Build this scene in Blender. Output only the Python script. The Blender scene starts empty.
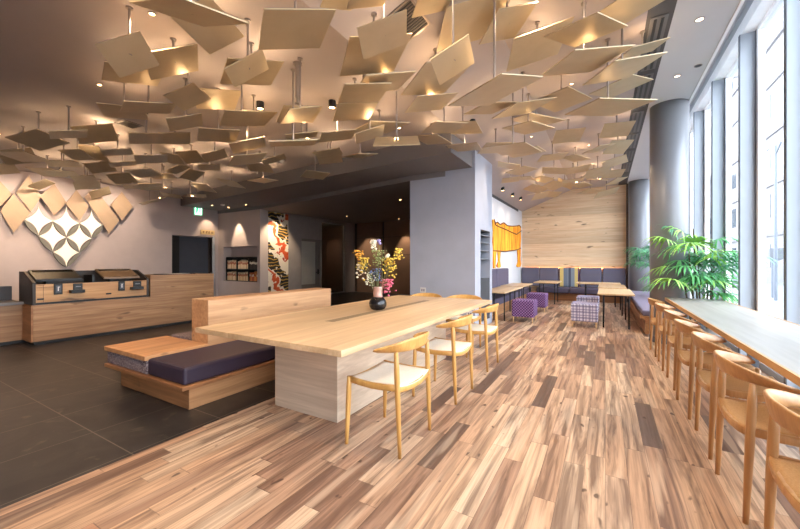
import bpy, bmesh, math, random
from mathutils import Vector, Matrix, Euler
random.seed(7)
SC = bpy.context.scene
COL = SC.collection
PI = math.pi

# ---------------------------------------------------------------- colour / materials
def lin(c):
    r = []
    for v in c:
        v /= 255.0
        r.append(v / 12.92 if v <= .04045 else ((v + .055) / 1.055) ** 2.4)
    return (*r, 1.0)

def base_mat(name, rough=.5, metal=0.0):
    m = bpy.data.materials.new(name); m.use_nodes = True
    nt = m.node_tree
    b = nt.nodes['Principled BSDF']
    b.inputs['Roughness'].default_value = rough
    b.inputs['Metallic'].default_value = metal
    return m, nt, b

class G:
    """small node-graph helper"""
    def __init__(s, nt): s.nt = nt; s.n = nt.nodes; s.l = nt.links
    def set(s, sock, v):
        if v is None: return
        if isinstance(v, bpy.types.NodeSocket): s.l.new(v, sock)
        else: sock.default_value = v
    def math(s, op, a, b=None, c=None):
        n = s.n.new('ShaderNodeMath'); n.operation = op
        s.set(n.inputs[0], a); s.set(n.inputs[1], b); s.set(n.inputs[2], c)
        return n.outputs[0]
    def coord(s, kind='Object'):
        n = s.n.new('ShaderNodeTexCoord'); return n.outputs[kind]
    def sep(s, v):
        n = s.n.new('ShaderNodeSeparateXYZ'); s.l.new(v, n.inputs[0]); return n.outputs
    def comb(s, x, y, z):
        n = s.n.new('ShaderNodeCombineXYZ')
        for i, q in enumerate((x, y, z)): s.set(n.inputs[i], q)
        return n.outputs[0]
    def scale(s, v, sc):
        n = s.n.new('ShaderNodeVectorMath'); n.operation = 'MULTIPLY'
        s.l.new(v, n.inputs[0]); n.inputs[1].default_value = sc; return n.outputs[0]
    def add(s, v, w):
        n = s.n.new('ShaderNodeVectorMath'); n.operation = 'ADD'
        s.set(n.inputs[0], v); s.set(n.inputs[1], w); return n.outputs[0]
    def noise(s, v, scale=5, detail=3, rough=.5, dist=0.0):
        n = s.n.new('ShaderNodeTexNoise'); s.set(n.inputs['Vector'], v)
        n.inputs['Scale'].default_value = scale; n.inputs['Detail'].default_value = detail
        n.inputs['Roughness'].default_value = rough; n.inputs['Distortion'].default_value = dist
        return n.outputs['Fac']
    def white(s, v):
        n = s.n.new('ShaderNodeTexWhiteNoise'); n.noise_dimensions = '3D'; s.set(n.inputs['Vector'], v); return n.outputs['Value']
    def ramp(s, f, stops, interp='LINEAR'):
        n = s.n.new('ShaderNodeValToRGB'); e = n.color_ramp; e.interpolation = interp
        while len(e.elements) < len(stops): e.elements.new(.5)
        for k, (p, c) in enumerate(stops):
            e.elements[k].position = p
            e.elements[k].color = c if len(c) == 4 else lin(c)
        s.set(n.inputs[0], f); return n.outputs[0]
    def mix(s, f, a, b, mode='MIX'):
        n = s.n.new('ShaderNodeMix'); n.data_type = 'RGBA'; n.blend_type = mode
        s.set(n.inputs['Factor'], f)
        s.set(n.inputs[6], a); s.set(n.inputs[7], b); return n.outputs[2]
    def bump(s, bsdf, h, strength=.2, dist=.01):
        n = s.n.new('ShaderNodeBump'); n.inputs['Strength'].default_value = strength; n.inputs['Distance'].default_value = dist
        s.l.new(h, n.inputs['Height']); s.l.new(n.outputs[0], bsdf.inputs['Normal'])

def plain(name, c, rough=.5, metal=0.0, var=.06, scale=6.0):
    m, nt, b = base_mat(name, rough, metal); g = G(nt)
    f = g.noise(g.coord(), scale, 4)
    col = g.mix(f, lin([max(0, x * (1 - var)) for x in c]), lin([min(255, x * (1 + var)) for x in c]))
    nt.links.new(col, b.inputs['Base Color'])
    return m

def emit(name, c, strength):
    m, nt, b = base_mat(name, .5)
    b.inputs['Base Color'].default_value = lin(c)
    b.inputs['Emission Color'].default_value = lin(c)
    b.inputs['Emission Strength'].default_value = strength
    return m

def wood(name, light, dark, axis='X', plank=0.0, plank_axis='Z', grain=1.0, rough=.45, knots=True, knotc=(84, 56, 36)):
    m, nt, b = base_mat(name, rough); g = G(nt)
    co = g.coord(); x, y, z = g.sep(co)
    if axis == 'XY':
        co = g.comb(g.math('ADD', x, y), g.math('MULTIPLY', y, .15), z); ax = 0
    else: ax = 'XYZ'.index(axis)
    rnd = None
    if plank:
        row = g.math('FLOOR', g.math('DIVIDE', (x, y, z)['XYZ'.index(plank_axis)], plank))
        rnd = g.white(g.comb(row, 3.7, 1.3))
        co = g.add(co, g.comb(g.math('MULTIPLY', rnd, 13.0), g.math('MULTIPLY', rnd, 7.0), g.math('MULTIPLY', rnd, 5.0)))
    sc = [26.0, 26.0, 26.0]; sc[ax] = 1.3
    n1 = g.noise(g.scale(co, sc), 1.0 * grain, 5, .6, .4)
    sc2 = [5.0, 5.0, 5.0]; sc2[ax] = .5
    n2 = g.noise(g.scale(co, sc2), 1.0, 3, .55, .8)
    mid = [(a + c) / 2 for a, c in zip(light, dark)]
    col = g.ramp(g.math('MULTIPLY_ADD', n1, .6, g.math('MULTIPLY', n2, .4)), [(.32, dark), (.48, mid), (.62, light)])
    if rnd is not None:
        tint = g.ramp(rnd, [(0, (228, 226, 224)), (1, (255, 255, 255))])
        col = g.mix(1.0, col, tint, 'MULTIPLY')
    if knots:
        sc3 = [7.0, 7.0, 7.0]; sc3[ax] = 2.6
        n3 = g.noise(g.scale(co, sc3), 1.0, 2, .5)
        kf = g.ramp(n3, [(.66, (0, 0, 0)), (.73, (255, 255, 255))])
        col = g.mix(g.math('MULTIPLY', g.sep(kf)[0], .75), col, lin(knotc))
    nt.links.new(col, b.inputs['Base Color'])
    g.bump(b, n1, .08, .004)
    return m

def fabric(name, c1, c2, scale=160.0, rough=.9):
    m, nt, b = base_mat(name, rough); g = G(nt)
    f = g.noise(g.coord(), scale, 2)
    nt.links.new(g.mix(f, lin(c1), lin(c2)), b.inputs['Base Color'])
    g.bump(b, f, .15, .002)
    return m

def floor_mat():
    m, nt, b = base_mat('oak_plank_floor', .42); g = G(nt)
    x, y, z = g.sep(g.coord())
    W = .112
    row = g.math('FLOOR', g.math('DIVIDE', x, W))
    r1 = g.white(g.comb(row, 0.5, 0.5))
    ln = g.math('MULTIPLY_ADD', g.white(g.comb(row, 4.5, 2.5)), .7, .6)
    yy = g.math('ADD', g.math('DIVIDE', y, ln), g.math('MULTIPLY', r1, 9.0))
    colm = g.math('FLOOR', yy)
    rid = g.white(g.comb(row, colm, 0.7))
    rid2 = g.white(g.comb(row, colm, 5.7))
    off = g.comb(g.math('MULTIPLY', rid, 31.0), g.math('MULTIPLY', rid2, 17.0), 0.0)
    co = g.add(g.coord(), off)
    base = g.ramp(rid, [(0, (112, 90, 78)), (.05, (124, 100, 86)), (.08, (164, 128, 104)), (.20, (184, 145, 118)), (.5, (210, 170, 136)), (.78, (224, 188, 154)), (.92, (234, 206, 174)), (1, (190, 142, 112))])
    grain = g.noise(g.scale(co, (44, 1.5, 1)), 1.0, 5, .65, .6)
    col = g.mix(.8, base, g.ramp(grain, [(.25, (150, 138, 130)), (.5, (225, 222, 220)), (.7, (255, 255, 255))]), 'MULTIPLY')
    blot = g.noise(g.scale(co, (13, .9, 1)), 1.0, 4, .6, .9)
    bf = g.sep(g.ramp(blot, [(.45, (0, 0, 0)), (.62, (255, 255, 255))]))[0]
    col = g.mix(g.math('MULTIPLY', bf, .74), col, lin((96, 68, 54)))
    pale = g.noise(g.scale(co, (9, .8, 1)), 1.0, 2, .5, .3)
    pf = g.sep(g.ramp(pale, [(.60, (0, 0, 0)), (.66, (255, 255, 255))]))[0]
    col = g.mix(g.math('MULTIPLY', pf, .28), col, lin((232, 204, 172)))
    kn = g.noise(g.scale(co, (16, 9, 1)), 1.0, 1, .5)
    kf = g.sep(g.ramp(kn, [(.71, (0, 0, 0)), (.77, (255, 255, 255))]))[0]
    col = g.mix(g.math('MULTIPLY', kf, .8), col, lin((70, 46, 36)))
    fx = g.math('FRACT', g.math('DIVIDE', x, W)); fy = g.math('FRACT', yy)
    e = g.math('MAXIMUM', g.math('LESS_THAN', fx, .025), g.math('LESS_THAN', fy, .004))
    col = g.mix(g.math('MULTIPLY', e, .55), col, lin((80, 56, 44)))
    nt.links.new(col, b.inputs['Base Color'])
    g.bump(b, grain, .12, .003)
    return m

def tile_mat():
    m, nt, b = base_mat('slate_tile_floor', .42); g = G(nt)
    x, y, z = g.sep(g.coord())
    tx = g.math('DIVIDE', g.math('ADD', x, 3.26 + 57), .57); ty = g.math('DIVIDE', g.math('ADD', y, 61 - 1.13), .61)
    idv = g.white(g.comb(g.math('FLOOR', tx), g.math('FLOOR', ty), .3))
    co = g.add(g.coord(), g.comb(g.math('MULTIPLY', idv, 9.0), g.math('MULTIPLY', idv, 21.0), 0.0))
    n = g.noise(co, 2.4, 6, .62, 1.4)
    col = g.ramp(n, [(.3, (33, 31, 32)), (.5, (43, 40, 40)), (.7, (58, 53, 50))])
    v = g.noise(g.scale(co, (1.5, 1.0, 1)), 2.0, 3, .5, 2.5)
    vf = g.sep(g.ramp(v, [(.62, (0, 0, 0)), (.7, (255, 255, 255))]))[0]
    col = g.mix(g.math('MULTIPLY', vf, .5), col, lin((104, 92, 76)))
    fx = g.math('FRACT', tx); fy = g.math('FRACT', ty)
    e = g.math('MAXIMUM', g.math('LESS_THAN', fx, .012), g.math('LESS_THAN', fy, .012))
    col = g.mix(g.math('MULTIPLY', e, .6), col, lin((124, 112, 100)))
    nt.links.new(col, b.inputs['Base Color'])
    g.bump(b, n, .15, .004)
    return m

def plaid_mat(name, c1, c2, c3):
    m, nt, b = base_mat(name, .9); g = G(nt)
    x, y, z = g.sep(g.coord())
    def stripes(q, per, w, ph=0.0):
        return g.math('LESS_THAN', g.math('FRACT', g.math('ADD', g.math('DIVIDE', q, per), ph + 50)), w)
    h = g.math('ADD', x, y)
    a = stripes(h, .055, .42); c = stripes(z, .055, .42)
    col = g.mix(g.math('MULTIPLY', a, .6), lin(c1), lin(c2))
    col = g.mix(g.math('MULTIPLY', c, .6), col, lin(c2))
    d = g.math('MAXIMUM', stripes(h, .11, .10, .3), stripes(z, .11, .10, .3))
    col = g.mix(g.math('MULTIPLY', d, .7), col, lin(c3))
    nt.links.new(col, b.inputs['Base Color'])
    return m

def purple_weave(name):
    m, nt, b = base_mat(name, .9); g = G(nt)
    x, y, z = g.sep(g.coord())
    s1 = g.math('SINE', g.math('MULTIPLY', g.math('ADD', x, y), 110.0)); s2 = g.math('SINE', g.math('MULTIPLY', g.math('ADD', z, g.math('MULTIPLY', y, .7)), 110.0))
    f = g.math('MULTIPLY_ADD', g.math('MULTIPLY', s1, s2), .5, .5)
    col = g.ramp(f, [(.2, (58, 38, 72)), (.5, (92, 58, 106)), (.85, (158, 116, 166))])
    nt.links.new(col, b.inputs['Base Color'])
    return m

def speckle_mat():
    m, nt, b = base_mat('speckled_fabric', .9); g = G(nt)
    f = g.noise(g.coord(), 95, 3, .7)
    nt.links.new(g.ramp(f, [(.38, (66, 52, 58)), (.5, (118, 100, 106)), (.6, (186, 172, 172))]), b.inputs['Base Color'])
    return m

def stripe_mat():
    m, nt, b = base_mat('striped_fabric', .9); g = G(nt)
    x, y, z = g.sep(g.coord())
    f = g.math('ADD', g.math('DIVIDE', x, .62), .5)
    cs = [(0, (92, 72, 84)), (.06, (206, 182, 112)), (.2, (196, 176, 120)), (.24, (106, 116, 132)), (.44, (128, 138, 150)), (.48, (74, 80, 98)), (.6, (126, 136, 150)), (.78, (206, 184, 116)), (.93, (90, 62, 90))]
    nt.links.new(g.ramp(f, cs, 'CONSTANT'), b.inputs['Base Color'])
    return m

def mural_mat():
    m, nt, b = base_mat('mural_print', .6); g = G(nt)
    x, y, z = g.sep(g.coord())
    # flowing diagonal bands of white, vermilion and black with gold curls
    w = g.noise(g.comb(g.math('MULTIPLY', y, 1.2), g.math('MULTIPLY', z, 1.0), 3.0), 1.7, 3, .5, 1.0)
    d = g.math('ADD', g.math('MULTIPLY_ADD', y, .95, g.math('MULTIPLY', z, .72)), g.math('MULTIPLY', w, 1.5))
    f = g.math('FRACT', g.math('MULTIPLY', d, .95))
    col = g.ramp(f, [(0, (236, 222, 204)), (.16, (205, 84, 44)), (.34, (222, 112, 64)), (.40, (238, 224, 206)), (.52, (34, 28, 24)), (.84, (34, 28, 24)), (.85, (238, 224, 206))], 'CONSTANT')
    cur = g.n.new('ShaderNodeTexWave'); cur.wave_type = 'RINGS'; cur.inputs['Scale'].default_value = 2.2; cur.inputs['Distortion'].default_value = 7.0; cur.inputs['Detail'].default_value = 1.5
    g.l.new(g.comb(g.math('MULTIPLY', y, 1.3), g.math('MULTIPLY', z, 1.3), 0.2), cur.inputs['Vector'])
    gold = g.math('MULTIPLY', g.math('GREATER_THAN', cur.outputs['Fac'], .84), g.math('MULTIPLY', g.math('GREATER_THAN', f, .52), g.math('LESS_THAN', f, .84)))
    col = g.mix(gold, col, lin((190, 150, 70)))
    sp = g.noise(g.comb(y, z, 9.0), 5.5, 2, .5, 1.0)
    red2 = g.math('MULTIPLY', g.math('GREATER_THAN', sp, .6), g.math('LESS_THAN', f, .4))
    col = g.mix(red2, col, lin((176, 58, 32)))
    nt.links.new(col, b.inputs['Base Color'])
    return m

def hanging_mat():
    m, nt, b = base_mat('marigold_cloth', .8); g = G(nt)
    n = g.noise(g.scale(g.coord(), (1, 9.0, 1.1)), 1.0, 4, .6, .5)
    nt.links.new(g.ramp(n, [(.36, (205, 104, 20)), (.48, (240, 152, 22)), (.6, (250, 184, 52))]), b.inputs['Base Color'])
    return m

def glass_mat(name, tint=(250, 252, 252), refl=.06):
    m = bpy.data.materials.new(name); m.use_nodes = True; nt = m.node_tree
    nt.nodes.remove(nt.nodes['Principled BSDF'])
    t = nt.nodes.new('ShaderNodeBsdfTransparent'); t.inputs[0].default_value = lin(tint)
    gl = nt.nodes.new('ShaderNodeBsdfGlossy'); gl.inputs['Roughness'].default_value = .02
    mx = nt.nodes.new('ShaderNodeMixShader'); mx.inputs[0].default_value = refl
    nt.links.new(t.outputs[0], mx.inputs[1]); nt.links.new(gl.outputs[0], mx.inputs[2])
    nt.links.new(mx.outputs[0], nt.nodes['Material Output'].inputs[0])
    return m

def brass_mat():
    m, nt, b = base_mat('brushed_brass_panel', .45, .4); g = G(nt)
    n = g.noise(g.coord(), 7.0, 4)
    nt.links.new(g.mix(n, lin((182, 163, 131)), lin((198, 180, 149))), b.inputs['Base Color'])
    return m

M = {}
M['floor'] = floor_mat(); M['tile'] = tile_mat()
M['brass'] = brass_mat()
M['wall_brass'] = plain('warm_brass_paint', (172, 146, 118), .55, .1, .05, 5)
M['steel'] = plain('rod_steel', (150, 140, 134), .35, .7)
M['dark_steel'] = plain('black_steel', (30, 28, 28), .45, .4)
M['black'] = plain('black_plastic', (22, 21, 22), .4)
M['ceil'] = plain('ceiling_plaster', (172, 162, 160), .85, 0, .03, 2)
M['ceil_strip'] = plain('pale_ceiling', (192, 193, 197), .8, 0, .02, 2)
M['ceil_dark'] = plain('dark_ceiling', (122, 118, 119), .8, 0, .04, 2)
M['slot'] = plain('charcoal_slot', (70, 69, 71), .7)
M['wall'] = plain('grey_plaster', (190, 174, 168), .85, 0, .05, 3)
M['wall_pier'] = plain('pier_plaster', (164, 168, 182), .8, 0, .05, 3)
M['wall_white'] = plain('white_plaster', (205, 206, 212), .85, 0, .03, 3)
M['brown_panel'] = plain('umber_panel', (132, 104, 86), .55, 0, .08, 2)
M['darkpanel'] = plain('dark_umber', (62, 50, 44), .5, 0, .08, 2)
M['oak_wall'] = wood('oak_board_wall', (240, 216, 182), (214, 180, 142), 'X', .235, 'Z')
M['oak_y'] = wood('oak_counter_front', (184, 142, 102), (134, 94, 62), 'Y', .22, 'Z')
M['oak_kiosk'] = wood('oak_machine_face', (206, 160, 108), (160, 112, 70), 'Y')
M['oak_div'] = wood('oak_divider', (206, 162, 120), (172, 126, 88), 'Y')
M['oak_bench'] = wood('oak_bench_board', (180, 126, 82), (130, 86, 54), 'XY', 0, 'Z')
M['oak_bench_y'] = wood('oak_bench_side', (192, 142, 98), (142, 96, 62), 'Y', 0, 'Z')
M['table_top'] = wood('pale_oak_top', (226, 196, 156), (198, 162, 122), 'Y', .16, 'X', knots=False, rough=.35)
M['table_base'] = wood('limed_oak', (222, 204, 182), (188, 168, 146), 'XY', .23, 'Z', knots=False)
M['inlay'] = wood('walnut_inlay', (140, 118, 90), (112, 92, 68), 'Y', knots=False)
M['counter_top'] = wood('bleached_oak', (180, 177, 171), (162, 158, 151), 'Y', .14, 'X', knots=False, rough=.38)
M['counter_edge'] = wood('honey_edge', (206, 164, 114), (176, 132, 86), 'Y', knots=False)
M['chair_ash'] = wood('honey_ash', (214, 166, 96), (182, 130, 66), 'Z', knots=False, rough=.38)
M['chair_oak'] = wood('amber_oak', (204, 156, 104), (164, 114, 68), 'Z', knots=False, rough=.38)
M['cream'] = fabric('cream_hide', (226, 212, 190), (240, 230, 212), 60, .8)
M['cord'] = fabric('paper_cord', (172, 122, 72), (208, 162, 106), 150, .85)
M['violet'] = fabric('plum_vinyl', (50, 40, 56), (60, 48, 66), 120, .55)
M['slate_violet'] = fabric('slate_violet_cloth', (88, 86, 104), (104, 100, 118), 120, .8)
M['dark_violet'] = fabric('dusk_violet_cloth', (74, 68, 88), (90, 82, 102), 120, .8)
M['bench_cloth'] = fabric('grey_violet_cloth', (100, 92, 112), (122, 112, 130), 120, .8)
M['purple'] = purple_weave('purple_weave')
M['plaid'] = plaid_mat('violet_plaid', (206, 200, 214), (108, 98, 132), (60, 52, 92))
M['speckle'] = speckle_mat(); M['stripe'] = stripe_mat(); M['mural'] = mural_mat(); M['hanging'] = hanging_mat()
M['glass'] = glass_mat('clear_glass'); M['smoked'] = glass_mat('smoked_glass', (150, 146, 142), .10)
M['alu'] = plain('window_aluminium', (168, 176, 186), .5, .2, .02)
M['alu_dark'] = plain('window_gasket', (92, 98, 108), .5)
M['white_frame'] = plain('white_frame', (244, 245, 248), .5)
M['column'] = plain('grey_column_paint', (132, 133, 138), .38, .15, .02)
M['light_wood_leg'] = wood('pale_leg', (224, 190, 146), (198, 160, 116), 'Z', knots=False)
M['lens'] = emit('lamp_lens', (255, 206, 140), 14)
M['lens_day'] = emit('lamp_lens_pale', (255, 240, 220), 1.2)
M['white_plastic'] = plain('white_plastic', (215, 210, 205), .4)
M['leaf'] = plain('palm_leaf', (86, 156, 94), .45, 0, .35, 9)
M['leaf_light'] = plain('palm_leaf_young', (146, 200, 88), .45, 0, .25, 9)
M['leaf_dark'] = plain('palm_leaf_deep', (70, 132, 92), .45, 0, .35, 9)  # deeper green tone for some of the fronds
M['cane'] = plain('palm_cane', (84, 78, 52), .6, 0, .2, 30)
M['pot'] = plain('stone_pot', (120, 118, 116), .7)
M['street'] = plain('pale_paving', (118, 119, 122), .8)
M['facade'] = plain('white_facade', (120, 118, 120), .8)
M['facade2'] = plain('grey_facade', (104, 102, 106), .8)
M['pane_out'] = plain('facade_pane', (64, 70, 78), .25)
M['petal'] = plain('bronze_petal', (128, 122, 110), .5, .2)
M['star'] = emit('lit_cream_panel', (255, 246, 222), .15)
M['paper'] = plain('paper', (228, 222, 210), .8)

# ---------------------------------------------------------------- mesh helpers
def bx(bm, x0, x1, y0, y1, z0, z1):
    vs = [bm.verts.new(p) for p in ((x0, y0, z0), (x1, y0, z0), (x1, y1, z0), (x0, y1, z0), (x0, y0, z1), (x1, y0, z1), (x1, y1, z1), (x0, y1, z1))]
    for f in ((3, 2, 1, 0), (4, 5, 6, 7), (0, 1, 5, 4), (1, 2, 6, 5), (2, 3, 7, 6), (3, 0, 4, 7)):
        bm.faces.new([vs[i] for i in f])
    return vs

def tube(bm, p0, p1, r0, r1=None, n=10, caps=True):
    r1 = r0 if r1 is None else r1
    p0 = Vector(p0); p1 = Vector(p1); d = (p1 - p0).normalized()
    a = d.orthogonal().normalized(); b = d.cross(a)
    R = []
    for p, r in ((p0, r0), (p1, r1)):
        R.append([bm.verts.new(p + a * math.cos(2 * PI * k / n) * r + b * math.sin(2 * PI * k / n) * r) for k in range(n)])
    for k in range(n):
        j = (k + 1) % n
        bm.faces.new((R[0][k], R[0][j], R[1][j], R[1][k]))
    if caps:
        bm.faces.new(R[0][::-1]); bm.faces.new(R[1])

def lathe(bm, prof, c=(0, 0, 0), n=24):
    rings = []
    for r, z in prof:
        rings.append([bm.verts.new((c[0] + r * math.cos(2 * PI * k / n), c[1] + r * math.sin(2 * PI * k / n), c[2] + z)) for k in range(n)])
    for i in range(len(rings) - 1):
        for k in range(n):
            j = (k + 1) % n
            bm.faces.new((rings[i][k], rings[i][j], rings[i + 1][j], rings[i + 1][k]))
    bm.faces.new(rings[0][::-1]); bm.faces.new(rings[-1])

def ball(bm, c, r, seg=8, rings=5, sz=1.0):
    m = Matrix.Translation(c) @ Matrix.Diagonal((r, r, r * sz, 1))
    bmesh.ops.create_uvsphere(bm, u_segments=seg, v_segments=rings, radius=1.0, matrix=m)

def prism(bm, pts, axis, a, b):
    """extrude a 2-D outline along axis; pts are the other two coordinates in xyz order"""
    def P(p, t):
        q = list(p); q.insert('xyz'.index(axis), t); return q
    A = [bm.verts.new(P(p, a)) for p in pts]; B = [bm.verts.new(P(p, b)) for p in pts]
    n = len(pts)
    bm.faces.new(A[::-1]); bm.faces.new(B)
    for k in range(n):
        j = (k + 1) % n
        bm.faces.new((A[k], A[j], B[j], B[k]))

def BM(): return bmesh.new()

def boxes(*args):
    bm = BM()
    for a in args: bx(bm, *a)
    return bm

def obj(name, bm, mat, parent=None, bevel=0.0, smooth=False, local=False):
    """link bm as ONE mesh object; under a parent the mesh is moved into the parent's space unless local"""
    bmesh.ops.recalc_face_normals(bm, faces=bm.faces)
    if parent is not None and not local:
        inv = (Matrix.LocRotScale(parent.location, parent.rotation_euler, None)).inverted()
        p = parent.parent
        if p is not None:
            inv = inv @ Matrix.LocRotScale(p.location, p.rotation_euler, None).inverted()
        bm.transform(inv)
    me = bpy.data.meshes.new(name); bm.to_mesh(me); bm.free()
    if smooth:
        for f in me.polygons: f.use_smooth = True
    me.materials.append(mat)
    o = bpy.data.objects.new(name, me); COL.objects.link(o)
    if parent is not None: o.parent = parent
    if bevel:
        b = o.modifiers.new('bevel', 'BEVEL'); b.width = bevel; b.segments = 2; b.limit_method = 'ANGLE'
    return o

def tag(o, label, cat, group=None):
    o['label'] = label; o['category'] = cat; o['kind'] = 'thing'
    if group: o['group'] = group
    return o

def thing(name, label, cat, loc=(0, 0, 0), rotz=0.0, group=None):
    o = bpy.data.objects.new(name, None); COL.objects.link(o)
    o.empty_display_size = .1
    o.location = loc; o.rotation_euler = (0, 0, rotz)
    return tag(o, label, cat, group)

def struct(name, bm, mat, bevel=0.0, smooth=False):
    o = obj(name, bm, mat, None, bevel, smooth); o['kind'] = 'structure'; return o

def dup(root, loc, rotz, label, group=None):
    r = root.copy(); COL.objects.link(r); r.location = loc; r.rotation_euler = (0, 0, rotz)
    r['label'] = label
    if group: r['group'] = group
    for ch in list(root.children):
        c = ch.copy(); COL.objects.link(c); c.parent = r
        for gch in ch.children:
            d = gch.copy(); COL.objects.link(d); d.parent = c
    return r

def lamp(kind, loc, power, color=(1, .72, .44), size=.04, spot=100, blend=.6, target=None):
    l = bpy.data.lights.new('lamp_light', kind); l.energy = power; l.color = color
    if kind == 'SPOT':
        l.spot_size = math.radians(spot); l.spot_blend = blend; l.shadow_soft_size = size
    elif kind == 'POINT': l.shadow_soft_size = size
    o = bpy.data.objects.new('lamp_light', l); COL.objects.link(o); o.location = loc
    if target is not None:
        o.rotation_euler = (Vector(target) - Vector(loc)).to_track_quat('-Z', 'Y').to_euler()
    return o
ORD = ['first', 'second', 'third', 'fourth', 'fifth', 'sixth', 'seventh', 'eighth', 'ninth', 'tenth', 'eleventh', 'twelfth', 'thirteenth', 'fourteenth', 'fifteenth', 'sixteenth', 'seventeenth', 'eighteenth', 'nineteenth', 'twentieth']
def ceil_z(x): return min(3.70, max(3.28, 3.28 + (x + 2.04) * .39))

SPOT_W = 60.0
UP_W = 2.0
SKY = 6.0
EXPO = 0.9
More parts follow.
